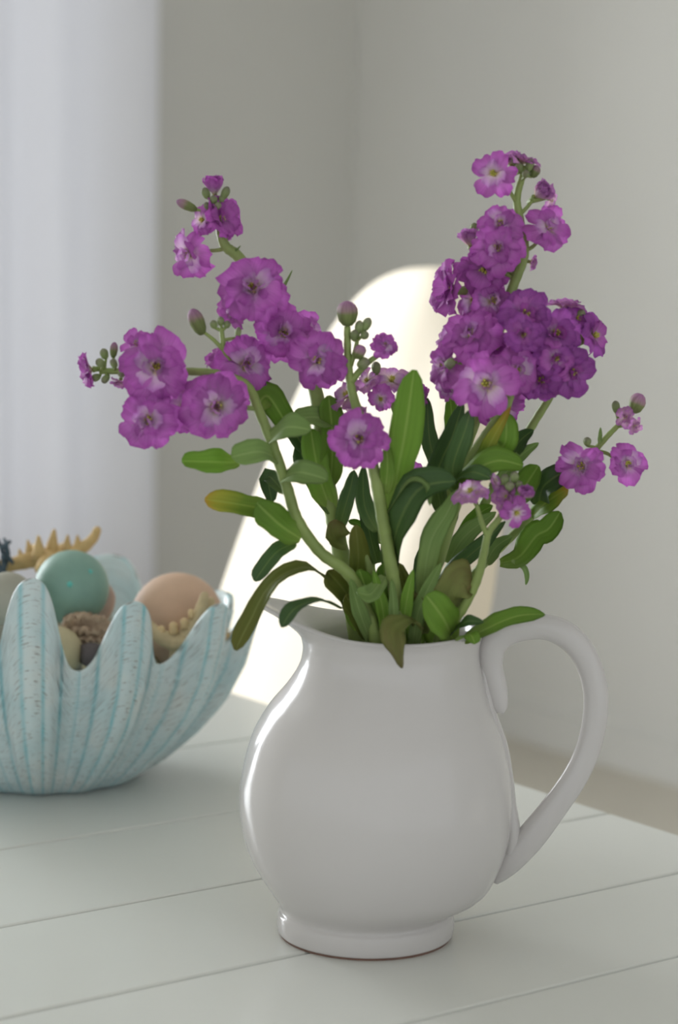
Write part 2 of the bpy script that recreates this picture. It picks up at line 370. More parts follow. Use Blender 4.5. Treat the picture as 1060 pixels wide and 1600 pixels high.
for x in (TU0+0.10, EDGE_U-0.10):
    for y in (va+0.10, vb-0.10):
        rows = []
        for z, h in ((0, 0.026), (0.5, 0.036), (0.6, 0.042), (TZ-0.03, 0.042)):
            rows.append([uv(x+a*h, y+b*h, z) for a, b in ((-1, -1), (1, -1), (1, 1), (-1, 1))])
        vs, fs = lathe_grid(rows); fs += [[3, 2, 1, 0], [12, 13, 14, 15]]
        mesh_obj('leg', vs, fs, M['table'], tb, smooth=False)

# ------------------------------------------------------------------ slipcovered chair at the end of the table
CHU, CHV = EDGE_U+0.30, vc(at_y(560, 900, 2.55))   # foot of the backrest, across its middle
CHV = 2.16
ch = thing('slipcovered_chair', uv(CHU, CHV, 0), 'tall chair in a white slipcover drawn up to the table end', 'chair')
def ring(u, v, z, hw, ht, n=40, p=3.2):
    out = []
    for k in range(n):
        th = 2*math.pi*k/n; c, s = math.cos(th), math.sin(th)
        out.append(uv(u+ht*math.copysign(abs(c)**(2/p), c), v+hw*math.copysign(abs(s)**(2/p), s), z))
    return out
rows = []
prof = [(0.40, .265, .055), (0.46, .262, .058), (0.6, .252, .062), (0.75, .238, .064), (0.88, .216, .064), (0.98, .188, .062), (1.06, .156, .060), (1.11, .126, .056), (1.145, .092, .047), (1.163, .052, .033), (1.168, .012, .008)]
for z, hw, ht in catmull(prof, 34):
    u_ = CHU + (z-0.40)*0.31
    rg = ring(u_, CHV, z, max(hw, 0.004), max(ht, 0.003))
    rg = [p + UX*(0.004*math.sin(p.dot(VX)*38+z*5)) for p in rg]
    rows.append(rg)
vs, fs = lathe_grid(rows); n = len(rows)*40; fs += [list(range(40))[::-1], list(range(n-40, n))]
mesh_obj('backrest_cover', vs, fs, M['cover'], ch)
rows = [ring(CHU-0.22, CHV, z, hw, ht, 48, 5) for z, hw, ht in ((0.395, .24, .24), (0.40, .262, .262), (0.45, .27, .27), (0.485, .262, .262), (0.50, .235, .235), (0.505, .1, .1))]
vs, fs = lathe_grid(rows); n = len(rows)*48; fs += [list(range(48))[::-1], list(range(n-48, n))]
mesh_obj('seat_cover', vs, fs, M['cover'], ch)
rows = []
for j in range(9):
    z = 0.42-0.40*j/8; fl = 1+0.05*j/8
    rg = ring(CHU-0.19, CHV, z, 0.255*fl, 0.285*fl, 96, 6)
    rows.append([p + (p-uv(CHU-0.19, CHV, z)).normalized()*(0.010*(j/8)*math.sin(k*2*math.pi/96*14)) for k, p in enumerate(rg)])
mesh_obj('skirt', *lathe_grid(rows), M['cover'], ch)
for a in (-0.20, 0.20):
    for b in (-0.42, 0.04):
        mesh_obj('leg', *tube_geo([uv(CHU+b, CHV+a, 0), uv(CHU+b, CHV+a, 0.41)], [0.016, 0.022], 10), M['wood'], ch)

# ------------------------------------------------------------------ the pitcher
PB = at_z(571, 1458, TZ)                                # centre of its foot
pt = thing('white_pitcher', PB, 'glossy white ceramic pitcher with curled handle holding the purple flowers', 'pitcher')
SC = (at_y(630, 1250, DP)-at_y(530, 1250, DP)).length/100   # metres per pixel in the axis plane
#        y     left  right  (photo silhouette, in the plane through the axis)
SIL = [(1413, 433, 709), (1395, 420, 758), (1353, 394, 782), (1311, 380, 795), (1262, 374, 800), (1214, 379, 797), (1160, 394, 785), (1117, 418, 769), (1081, 448, 759), (1051, 467, 752), (1025, 473, 749), (1005, 470, 752)]
secs = []
for y, a, b in SIL:
    pa, pb = at_y(a, y, DP), at_y(b, y, DP); secs.append(((pa.x+pb.x)/2, (pa.z+pb.z)/2, (pb-pa).length/2))
# foot: flared ring standing on the table
fx = PB.x; fr = (at_y(709, 1462, DP)-at_y(431, 1447, DP)).length/2
zc = secs[0][1]
foot = [(fx, TZ+0.0016, fr*0.965), (fx, TZ+0.003, fr*0.985), (fx, TZ+0.008, fr*0.995), (fx, TZ+0.014, fr*0.985), (fx+0.0005, TZ+0.019, fr*0.965)]
body = foot + [(s[0], s[1]+0.004, s[2]) for s in secs[1:]]
body[5] = (body[5][0], body[5][1], body[5][2])
body = catmull(body, 66)
NS = 96
DROP = body[-1][1]
def mouth(k):                                           # spout weight round the rim: 1 at the spout (left)
    th = 2*math.pi*k/NS; ph = math.pi - abs((th % (2*math.pi))-math.pi) ; ph = math.pi-ph   # 0 at left
    return math.exp(-(ph/0.60)**2), th
rows = []
for x, z, r in body:
    row = []
    for k in range(NS):
        wgt, th = mouth(k); row.append(Vector((x+r*math.cos(th), DP+r*math.sin(th), z)))
    rows.append(row)
xr, zr, rr = body[-1]
SPO, SPZ = 64*SC, 40*SC
def rimpt(k, f, ins=0.0):
    """f 0..1 from the last body ring to the lip; ins pulls the point inwards"""
    wgt, th = mouth(k)
    r = rr + 0.0035*f**1.5 + SPO*wgt*f**1.25 - ins
    z = zr + (0.005 + SPZ*wgt**0.8 + 0.003*max(0, math.cos(th))**2)*f
    return Vector((xr+r*math.cos(th), DP+r*math.sin(th)*(1-0.10*wgt*f), z))
for f in (0.2, 0.4, 0.6, 0.8, 0.92):
    rows.append([rimpt(k, f) for k in range(NS)])
rows.append([rimpt(k, 1.0, -0.0006) for k in range(NS)])
rows.append([rimpt(k, 1.05, 0.001) + Vector((0, 0, .0012)) for k in range(NS)])
rows.append([rimpt(k, 1.03, 0.003) + Vector((0, 0, .0012)) for k in range(NS)])
rows.append([rimpt(k, 0.95, 0.0046) for k in range(NS)])
for f in (0.8, 0.55, 0.3, 0.0): rows.append([rimpt(k, f, 0.0050) for k in range(NS)])
for x, z, r in body[-2:8:-3]:
    rows.append([Vector((x+(r-0.005)*math.cos(2*math.pi*k/NS), DP+(r-0.005)*math.sin(2*math.pi*k/NS), z)) for k in range(NS)])
vs, fs = lathe_grid(rows); n = len(rows)*NS; fs.append(list(range(n-NS, n))); fs.append(list(range(NS))[::-1])
mesh_obj('body', vs, fs, M['china'], pt)
rw = [[Vector((fx+r*math.cos(2*math.pi*k/64), DP+r*math.sin(2*math.pi*k/64), z)) for k in range(64)] for z, r in ((TZ, fr*0.955), (TZ+0.0018, fr*0.966), (TZ+0.0018, fr*0.80), (TZ, fr*0.82))]
rw.append(rw[0]); mesh_obj('foot_ring', *lathe_grid(rw), M['biscuit'], pt)
HND = [(777, 1112, 9), (779, 1102, 15), (773, 1072, 19), (766, 1040, 20), (770, 1008, 22), (795, 986, 22), (845, 979, 20), (883, 991, 21), (912, 1021, 20), (929, 1066, 19.5), (931, 1115, 19.5), (920, 1169, 19.5), (898, 1216, 20), (866, 1262, 21), (830, 1308, 23), (797, 1345, 21), (780, 1369, 12), (775, 1380, 4)]
hp = catmull([tuple(at_y(x, y, DP))+(r*SC,) for x, y, r in HND], 90)
mesh_obj('handle', *tube_geo([p[:3] for p in hp], [p[3] for p in hp], 20, 0.80, axis=(0, 1, 0)), M['china'], pt)
RDG = [(755, 1040, 8), (760, 1085, 10), (770, 1125, 10), (784, 1165, 10), (793, 1210, 9), (797, 1255, 10), (800, 1292, 13), (797, 1325, 11), (790, 1350, 5)]
hp = catmull([tuple(at_y(x, y, DP))+(r*SC,) for x, y, r in RDG], 40)
mesh_obj('handle_strap', *tube_geo([p[:3] for p in hp], [p[3] for p in hp], 14, 1.6, axis=(0, 1, 0)), M['china'], pt)

# ------------------------------------------------------------------ the clam bowl
BF = at_z(95, 1250, TZ)                                 # front of its base
BR = 0.086
BC = Vector((at_y(68, 1150, BF.y+BR).x, BF.y+BR, TZ))
bw = thing('clam_shell_bowl', BC, 'large pale blue fluted clam shell bowl heaped with sea finds', 'bowl')
LOBES = [-156, -124, -94, -63, -33, -3, 22, 50, 80, 116, 160]   # degrees round the bowl
LOBZ = [.170, .165, .155, .165, .180, .195, .175, .165, .148, .145, .165]
BROT = math.atan2(-BC.x, BC.y)
def lobe(th):
    """(phase -1..1 inside the lobe, index) for an angle in degrees"""
    ls = LOBES + [LOBES[0]+360]
    t = th
    while t < LOBES[0]: t += 360
    while t >= LOBES[0]+360: t -= 360
    for i in range(len(ls)-1):
        if ls[i] <= t < ls[i+1]:
            f = (t-ls[i])/(ls[i+1]-ls[i]); return (2*f if f < 0.5 else -2*(1-f)), (i if f < 0.5 else (i+1) % len(LOBES))
    return 0, 0
PROF = [(0.0, 0.074), (0.004, 0.084), (0.016, 0.101), (0.04, 0.126), (0.07, 0.149), (0.10, 0.164), (0.13, 0.172), (0.16, 0.176), (0.21, 0.178)]
def prof_r(z):
    for (z0, r0), (z1, r1) in zip(PROF, PROF[1:]):
        if z <= z1: f = (z-z0)/(z1-z0); return r0+(r1-r0)*f
    return PROF[-1][1]
NT, NZ = 11*44, 64
def bowl_pt(th, f, off=0.0, fine=True):
    ph, i = lobe(th)
    c = 0.5+0.5*math.tanh(1.15*math.cos(math.pi*ph))/math.tanh(1.15)   # 1 on the lobe's ridge, 0 in the valley
    tr = math.radians(th)
    ztip = LOBZ[i]; tr += BROT
    zr = 0.118+(ztip-0.118)*c
    z = zr*f
    a = 0.003+0.014*min(1, z/0.06)
    r = prof_r(z) + a*(c-0.6)
    if fine:
        env = min(1, z/0.02)*min(1, max(0, (1-f)/0.05))
        r += 0.0011*env*math.cos(ph*math.pi*5)*(1 if abs(ph) < 0.62 else 0.3)
        r += 0.0011*env*math.sin((z*(1-0.0)+0.010*c)*2*math.pi/0.0052+2*math.sin(th*0.21))*(0.5+0.5*math.cos(math.pi*(abs(ph)-0.7)*1.4))
    r += off
    return Vector((BC.x+r*math.sin(tr), BC.y-r*math.cos(tr)*0.96, TZ+z)), (ph*2.5+0.5, f)
rows, uvl = [], []
angs = [360*k/NT-180 for k in range(NT)]
for j in range(NZ+1):
    f = (j/NZ)
    rp_ = [bowl_pt(t, f) for t in angs]; rows.append([p for p, _ in rp_]); uvl += [q for _, q in rp_]
for off, f in ((-0.002, 1.006), (-0.005, 1.0)):
    rp_ = [bowl_pt(t, f, off, False) for t in angs]; rows.append([p for p, _ in rp_]); uvl += [(q[0], q[1]) for _, q in rp_]
for j in range(NZ-2, 1, -4):
    rp_ = [bowl_pt(t, j/NZ, -0.0065, False) for t in angs]; rows.append([p+Vector((0, 0, .004*(1-j/NZ))) for p, _ in rp_]); uvl += [(0.5, q[1]) for _, q in rp_]
vs, fs = lathe_grid(rows); n = len(rows)*NT; fs.append(list(range(n-NT, n))); fs.append(list(range(NT))[::-1])
mesh_obj('shell_body', vs, fs, M['bowl'], bw, uvs=uvl)

def ball_geo(c, r, seg=32, sq=(1, 1, 1)):
    rows = []
    for j in range(1, 16):
        a = math.pi*j/16
        rows.append([Vector((c.x+r*sq[0]*math.sin(a)*math.cos(2*math.pi*k/seg), c.y+r*sq[1]*math.sin(a)*math.sin(2*math.pi*k/seg), c.z-r*sq[2]*math.cos(a))) for k in range(seg)])
    vs, fs = lathe_grid(rows); n = len(vs)
    vs += [Vector((c.x, c.y, c.z-r*sq[2])), Vector((c.x, c.y, c.z+r*sq[2]))]
    for k in range(seg): fs.append([(k+1) % seg, k, n]); fs.append([(14)*seg+k, 14*seg+(k+1) % seg, n+1])
    return vs, fs
def ball(px, py, Y, rpx, mat, name, label, cat, dabs=(), sq=(1, 1, 1)):
    c = at_y(px, py, Y); r = rpx*mpp(Y)
    t = thing(name, c-Vector((0, 0, r)), label, cat)
    mesh_obj('body', *ball_geo(c, r, sq=sq), M[mat], t)
    for (dx, dy, dr) in dabs:
        dr_ = dr*mpp(Y); vx, vz = dx*mpp(Y), -dy*mpp(Y); vy = -math.sqrt(max(0.0, r*r-vx*vx-vz*vz))
        nrm = Vector((vx, vy, vz)).normalized()
        mesh_obj('glaze_dab', *ball_geo(c+nrm*(r-dr_*0.35), dr_*0.5, 12), M['ballt'], t)
    return t
YB = BC.y
ball(112, 918, YB-0.055, 59, 'ballg', 'ceramic_ball', 'sea green glazed ceramic ball with turquoise dabs in the clam bowl', 'ball', [(-34, 24, 20), (4, -14, 12), (34, -32, 10)])
ball(277, 968, YB-0.020, 74, 'ballp', 'stone_ball', 'large peach coloured ball beside the curled starfish', 'ball')
ball(90, 1018, YB-0.112, 40, 'ballc', 'stone_ball', 'cream ball showing low in the notch of the bowl rim', 'ball')
ball(12, 935, YB-0.100, 42, 'ballgrey', 'stone_ball', 'grey beige ball under the spiked yellow starfish', 'ball')
ball(190, 1035, YB-0.03, 62, 'ballc', 'stone_ball', 'cream ball buried under the rough shell', 'ball')
ball(60, 1030, YB+0.01, 60, 'ballp', 'stone_ball', 'pinkish ball buried under the sea green ball', 'ball')
ball(120, 1000, YB+0.085, 66, 'ballgrey', 'stone_ball', 'grey ball lying deep at the back of the bowl', 'ball')
ball(10, 985, YB+0.02, 60, 'ballgrey', 'stone_ball', 'grey ball under the dark blue coral sprig', 'ball')

def starfish(name, label, c, rad, thick, curl, rot, tilt, mat, knobs, arms=5, spike=1.0, kmat='knob'):
    """five blunt arms, domed above, bent upwards by curl; rot about its axis, tilt a Matrix"""
    t = thing(name, c, label, 'starfish')
    def warp(x, y, z):
        rr_ = math.hypot(x, y); p = Vector((x, y, z+curl*rr_*rr_/rad))
        return c + tilt @ (Matrix.Rotation(rot, 3, 'Z') @ p)
    def R_(a):
        b = (a*arms/(2*math.pi)) % 1.0; b = min(b, 1-b)*2            # 0 on an arm, 1 between arms
        return rad*(0.30+0.70*max(0, 1-b*1.2)**1.5) if b < 0.8333 else rad*0.30
    na, nr = 100, 10; rows = []
    for sgn in (1, -1):
        for j in (range(1, nr+1) if sgn > 0 else range(nr-1, 0, -1)):
            q = j/nr; row = []
            for k in range(na):
                a = 2*math.pi*k/na; r = R_(a)*q
                h = thick*(1-0.62*r/rad)*math.sqrt(max(0, 1-q**2.6))
                row.append(warp(r*math.cos(a), r*math.sin(a), h*(1 if sgn > 0 else -0.5)))
            rows.append(row)
    vs, fs = lathe_grid(rows); n = len(rows)*na; fs += [list(range(na))[::-1], list(range(n-na, n))]
    mesh_obj('body', vs, fs, M[mat], t)
    for i in range(arms):
        for q, s in knobs:
            a = 2*math.pi*i/arms; r = rad*q; z = thick*(1-0.62*q)*0.8
            b0 = warp(r*math.cos(a), r*math.sin(a), z-0.002); b1 = warp(r*math.cos(a), r*math.sin(a), z+0.004+s*spike)
            bm_ = b0.lerp(b1, 0.5)
            mesh_obj('spine', *tube_geo([b0, b0.lerp(b1, .35), bm_, b0.lerp(b1, .8), b1], [s*0.62, s*0.5, s*0.40, s*0.28, s*0.10], 8), M[kmat], t)
    return t
def arm_star(name, label, mat, Y, arms, spines, kmat):
    """a starfish whose bent arms are followed one by one; pixel paths (x, y, depth offset, half thickness)"""
    c = at_y(arms[0][0][0], arms[0][0][1], Y)
    t = thing(name, c, label, 'starfish'); geos = [ball_geo(c, arms[0][0][3]*1.15*mpp(Y), 20, (1.2, 1.2, .8))]
    for a in arms:
        q = catmull([tuple(at_y(x, y, Y+dz))+(r*mpp(Y),) for x, y, dz, r in a], 16)
        rr_ = [p[3]*(1+.05*math.sin(i*2.3)) for i, p in enumerate(q)]; end = Vector(q[-1][:3]); d_ = (end-Vector(q[-2][:3])).normalized()
        geos.append(tube_geo([p[:3] for p in q]+[end+d_*rr_[-1]*.55, end+d_*rr_[-1]*.85], rr_+[rr_[-1]*.75, rr_[-1]*.25], 12))
    mesh_obj('body', *merge(*geos), M[mat], t)
    for (x0, y0, x1, y1, dz, r, blunt) in spines:
        b0, b1 = at_y(x0, y0, Y+dz), at_y(x1, y1, Y+dz); r *= mpp(Y)
        mesh_obj('spine', *tube_geo([b0, b0.lerp(b1, .35), b0.lerp(b1, .7), b0.lerp(b1, .92), b1], [r, r*.8, r*(.42+.4*blunt), r*(.22+.4*blunt), r*(.06+.2*blunt)], 10), M[kmat], t)
    return t
arm_star('spiked_starfish', 'yellow dried starfish with upright spikes lying on top of the sea green ball', 'star', YB+0.012,
    [[(74, 872, 0, 13), (100, 868, .004, 12), (126, 858, .006, 10), (145, 842, .006, 8), (152, 828, .006, 6.5)], [(74, 872, 0, 13), (44, 876, -.004, 13), (8, 884, -.008, 10), (-26, 884, -.010, 7)],
     [(74, 872, 0, 13), (70, 880, -.02, 11), (62, 890, -.036, 8)], [(74, 872, 0, 13), (58, 862, .03, 11), (46, 856, .05, 6)], [(74, 872, 0, 13), (92, 862, .03, 11), (104, 852, .05, 6)]],
    [(34, 876, 30, 857, -.004, 7, 0), (48, 870, 43, 843, 0, 9, 0), (62, 876, 60, 836, -.012, 13, 0), (80, 866, 85, 826, .004, 12, .1), (104, 862, 106, 835, .004, 9, 0), (122, 856, 121, 836, .006, 8, .1)], 'star')
arm_star('curled_starfish', 'pale starfish curling its arms up against the peach ball', 'starp', YB-0.082,
    [[(284, 1004, 0, 17), (299, 988, 0, 15), (311, 962, .004, 11), (320, 930, .008, 6.5)], [(284, 1004, 0, 17), (262, 1000, -.002, 14), (240, 986, -.002, 11), (226, 968, 0, 7)],
     [(284, 1004, 0, 17), (280, 1024, .004, 15), (274, 1052, .016, 10)], [(284, 1004, 0, 17), (308, 990, .012, 13), (326, 962, .018, 10), (330, 938, .020, 6)], [(284, 1004, 0, 17), (272, 1000, .02, 14), (262, 990, .03, 9)]],
    [(252, 992, 252, 978, -.004, 7.5, 1), (272, 990, 271, 972, -.003, 8.5, 1), (289, 982, 288, 966, -.003, 8, 1), (300, 966, 298, 952, 0, 6, 1)], 'knob')
TC = (Matrix.Rotation(R(-10), 3, 'Y') @ Matrix.Rotation(R(10), 3, 'X'))
starfish('small_starfish', 'small tan starfish at the low side of the bowl rim', at_y(352, 1012, YB+0.01), 0.026, 0.009, 0.3, R(10), TC, 'star', [(0.3, .004), (0.6, .003)], spike=0.6)

# rough murex-like shell: a lumpy whorl with ridges, a pink flared lip standing behind it
sc = at_y(140, 988, YB-0.085)
sh = thing('rough_sea_shell', sc-Vector((0, 0, 0.02)), 'rough brown ridged sea shell between the balls in the bowl', 'shell')
rows = []; px_ = mpp(YB-0.085)
for j in range(15):
    f = j/14; x = (-42+92*f)*px_; rad_ = (6+26*math.sin(math.pi*min(1, f*0.9+0.12))**0.8)*px_
    row = []
    for k in range(40):
        th = 2*math.pi*k/40
        rr_ = rad_*(1+0.16*math.cos(5*th+f*5)+0.07*math.sin(j*2.3)+0.06*math.sin(9*th+j))
        row.append(sc+Vector((x, rr_*math.cos(th), rr_*math.sin(th)*0.95+(4-10*f)*px_)))
    rows.append(row)
vs, fs = lathe_grid(rows); n = len(vs); fs += [list(range(40))[::-1], list(range(n-40, n))]
mesh_obj('whorl', vs, fs, M['shell'], sh)
for pts in ([(102, 974, 3), (114, 964, 5), (134, 962, 5), (152, 968, 5), (164, 966, 3)], [(108, 990, 3), (124, 984, 6), (146, 988, 6), (164, 984, 3)], [(116, 1002, 2), (134, 999, 5), (154, 1002, 4), (166, 996, 2)], [(110, 972, 2), (106, 986, 4), (112, 1002, 3)]):
    q = catmull([tuple(at_y(x, y, YB-0.104))+(r*px_,) for x, y, r in pts], 14)
    mesh_obj('ridge', *tube_geo([Vector(p[:3])+Vector((0, .0015*math.sin(i*1.9), .0022*math.sin(i*2.3))) for i, p in enumerate(q)], [p[3]*(1+.25*math.sin(i*2.9)) for i, p in enumerate(q)], 8), M['shell'], sh)
lip = [(156, 975, 6), (164, 950, 13), (170, 930, 10), (166, 912, 3)]
lp = catmull([tuple(at_y(x, y, YB-0.030))+(r*mpp(YB),) for x, y, r in lip], 12)
mesh_obj('lip', *tube_geo([p[:3] for p in lp], [p[3] for p in lp], 14, 0.7, axis=(0, 1, 0)), M['shellin'], sh)
c = at_y(143, 1022, YB-0.118)
rows = [[c+Vector((r*math.cos(2*math.pi*k/9)*(1+.2*math.sin(k*2.1)), r*.8*math.sin(2*math.pi*k/9), z)) for k in range(9)] for r, z in ((.003, -.011), (.008, -.008), (.010, 0), (.008, .007), (.003, .009))]
vs, fs = lathe_grid(rows); n = len(vs); fs += [list(range(9))[::-1], list(range(n-9, n))]
tag(mesh_obj('dark_pebble', vs, fs, M['stone'], origin=c), 'small dark grey pebble lodged under the rough shell', 'pebble')
# dark sprig of coral at the frame's side of the heap
c0 = at_y(2, 905, YB-0.01)
co = thing('coral_sprig', c0, 'dark blue grey sprig of branching coral on the heap', 'coral')
for pts in ([(4, 905), (6, 885), (4, 862), (-4, 842)], [(6, 885), (12, 866), (10, 852), (16, 846)], [(4, 870), (14, 872), (20, 880)], [(4, 895), (-8, 875), (-16, 850)], [(0, 858), (9, 850), (6, 842)], [(-3, 880), (-14, 868), (-24, 862)]):
    q = catmull([at_y(x, y, YB-0.01+0.006*random.uniform(-1, 1)) for x, y in pts], 9)
    mesh_obj('branch', *tube_geo(q, [0.0028-0.0014*i/8 for i in range(9)], 7), M['coral'], co)

# ------------------------------------------------------------------ the flowers
PETALS = []
def petal_mesh(seed, width, incurved=False):
    rnd = random.Random(seed); nt_, nsn = 8, 9; vs, uvs_, fs = [], [], []
    p1, p2, p3 = (rnd.uniform(0, 6.28) for _ in range(3)); notch = rnd.uniform(0.02, 0.10); reflex = rnd.uniform(0.10, 0.38); cup = rnd.uniform(-0.12, 0.16); skew = rnd.uniform(-0.15, 0.15)
    if incurved: reflex = -rnd.uniform(0.20, 0.40); cup = rnd.uniform(0.2, 0.35)
    for i in range(nt_):
        t = i/(nt_-1)
        for j in range(nsn):
            s = -1+2*j/(nsn-1)
            wdt = width*(0.16+0.84*math.sin(min(1, t*1.12)*math.pi*0.5)**1.35)*(1-0.10*max(0, t-0.75)/0.25)
            x = s*wdt*(1-0.05*t) + skew*t*t
            y = t*(1-0.20*(abs(s)**2.6)*t - notch*math.exp(-(s/0.22)**2)*t**3 + 0.04*math.sin(7*s+p1)*t*t)
            z = 0.10*math.sin(t*math.pi) - reflex*t**2.2 + cup*(s*s)*t + 0.085*t*t*math.sin(4.2*s+p2) + 0.055*t**3*math.sin(9*s+p3) + 0.04*math.sin(6*t+p1)*(1-abs(s))
            vs.append((x, y, z)); uvs_.append((0.5+0.5*s, t))
    for i in range(nt_-1):
        for j in range(nsn-1):
            a = i*nsn+j; fs.append([a, a+1, a+nsn+1, a+nsn])
    me = bpy.data.meshes.new('petal'); me.from_pydata(vs, [], fs)
    ul = me.uv_layers.new(name='UVMap')
    for lp in me.loops: ul.data[lp.index].uv = uvs_[lp.vertex_index]
    me.polygons.foreach_set('use_smooth', [True]*len(me.polygons)); me.update(); return me
PM = {}
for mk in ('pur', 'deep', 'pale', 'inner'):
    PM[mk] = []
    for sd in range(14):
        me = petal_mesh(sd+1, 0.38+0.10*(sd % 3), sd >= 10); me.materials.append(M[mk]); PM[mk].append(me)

def heart_mesh(nm, green):
    """calyx cup behind the flower and the small yellow heart in its middle; unit = flower radius, axis +Z"""
    rows = []
    for z, r in ((-0.62, .05), (-0.55, .10), (-0.40, .15), (-0.20, .16), (-0.04, .20), (0.0, .12)):
        rows.append([Vector((r*math.cos(2*math.pi*k/10), r*math.sin(2*math.pi*k/10), z)) for k in range(10)])
    V1, F1 = lathe_grid(rows); F1.append(list(range(10))[::-1]); F1.append(list(range(50, 60)))
    V, F, mi = V1, F1, [0]*len(F1)
    rnd = random.Random(3)
    for k in range(6):
        a = k*1.05; p = Vector((0.09*math.cos(a), 0.09*math.sin(a), 0.02)) if k else Vector((0, 0, 0))
        g2 = tube_geo([p, p+Vector((0, 0, .10)), p*1.25+Vector((0, 0, .22+.05*rnd.random())), p*1.3+Vector((0, 0, .30))], [.035, .035, .055, .02], 6)
        n = len(V); V = V+g2[0]; F = F+[[i+n for i in f] for f in g2[1]]; mi += [1]*len(g2[1])
    me = bpy.data.meshes.new(nm); me.from_pydata([tuple(v) for v in V], [], F); me.materials.append(M['stem']); me.materials.append(M['heart'])
    me.polygons.foreach_set('material_index', mi); me.polygons.foreach_set('use_smooth', [True]*len(F)); me.update(); return me
HEART = heart_mesh('blossom', True)

def face_quat(fx_, fy_, ft_):
    """axis +Z turned to (right, up, towards the viewer)"""
    n = (_r*fx_ + _u*fy_ - _f*ft_).normalized(); return n.to_track_quat('Z', 'Y')

LAY = {  # kind: layers of (count, length, tilt, spread, inner?)
    'open':   [(6, 1.00, 80, 12, 0), (5, 0.78, 60, 14, 2), (4, 0.54, 42, 16, 1), (4, 0.36, 24, 14, 1)],
    'full':   [(6, 1.00, 86, 13, 0), (6, 0.88, 66, 15, 0), (5, 0.68, 46, 16, 2), (4, 0.52, 30, 16, 1), (3, 0.36, 14, 10, 1)],
    'half':   [(6, 1.00, 52, 10, 0), (5, 0.92, 38, 10, 0), (4, 0.80, 22, 10, 0)],
    'small':  [(6, 1.00, 68, 14, 0), (4, 0.70, 40, 12, 0), (3, 0.45, 20, 10, 1)],
    'rosette': [(5, 0.95, 50, 8, 0), (5, 1.0, 38, 8, 0), (4, 0.95, 24, 8, 0), (3, 0.85, 10, 5, 0)],
    'loose':  [(6, 1.00, 74, 16, 0), (4, 0.72, 44, 16, 1)],
}
def blossom(root, P, rad, q, kind, tint, rnd):
    o = bpy.data.objects.new('blossom', HEART); COL.objects.link(o); o.parent = root
    o.location = P-Vector(root['_loc']); o.rotation_mode = 'QUATERNION'
    o.rotation_quaternion = q @ Quaternion((0, 0, 1), rnd.uniform(0, 6.28)); o.scale = (rad,)*3
    for (cnt, ln, tilt, spr, inn) in LAY[kind]:
        a0 = rnd.uniform(0, 6.28); lay = inn
        for k in range(cnt):
            a = a0+2*math.pi*k/cnt+rnd.uniform(-.18, .18); tau = R(tilt+rnd.uniform(-spr, spr))
            inn = (rnd.random() < .35) if lay == 2 else lay; rd = Vector((math.cos(a), math.sin(a), 0)); tg = Vector((math.sin(a), -math.cos(a), 0))
            Yd = rd*math.sin(tau)+Vector((0, 0, math.cos(tau))); Zd = tg.cross(Yd)
            mt = Matrix((tg, Yd, Zd)).transposed()
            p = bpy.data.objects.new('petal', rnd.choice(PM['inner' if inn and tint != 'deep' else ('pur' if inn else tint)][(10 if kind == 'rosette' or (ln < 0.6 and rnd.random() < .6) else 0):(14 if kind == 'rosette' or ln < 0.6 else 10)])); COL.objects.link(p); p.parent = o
            l = ln*rnd.uniform(.90, 1.08); wf = rnd.uniform(.95, 1.2)
            p.rotation_mode = 'QUATERNION'; p.rotation_quaternion = (mt.to_quaternion() @ Quaternion((0, 1, 0), rnd.uniform(-.25, .25)))
            p.scale = (l*wf, l, l); p.location = rd*0.05
    return o

def bud_mesh(mat):
    rows, uvs_ = [], []
    for j, (z, r) in enumerate(((-.5, .06), (-.47, .16), (-.3, .29), (0, .36), (.2, .35), (.36, .27), (.46, .15), (.5, .05))):
        t = (z+.5); rows.append([Vector((r*(1+.10*math.cos(4*2*math.pi*k/16))*math.cos(2*math.pi*k/16), r*(1+.10*math.cos(4*2*math.pi*k/16))*math.sin(2*math.pi*k/16), z)) for k in range(16)]); uvs_ += [(k/16, t) for k in range(16)]
    vs, fs = lathe_grid(rows); n = len(vs); fs += [list(range(16))[::-1], list(range(n-16, n))]
    me = bpy.data.meshes.new('bud'); me.from_pydata([tuple(v) for v in vs], [], fs); me.materials.append(mat)
    ul = me.uv_layers.new(name='UVMap')
    for lp in me.loops: ul.data[lp.index].uv = uvs_[lp.vertex_index]
    me.polygons.foreach_set('use_smooth', [True]*len(fs)); me.update(); return me
BUD = {'bud': bud_mesh(M['bud']), 'budg': bud_mesh(M['budg'])}

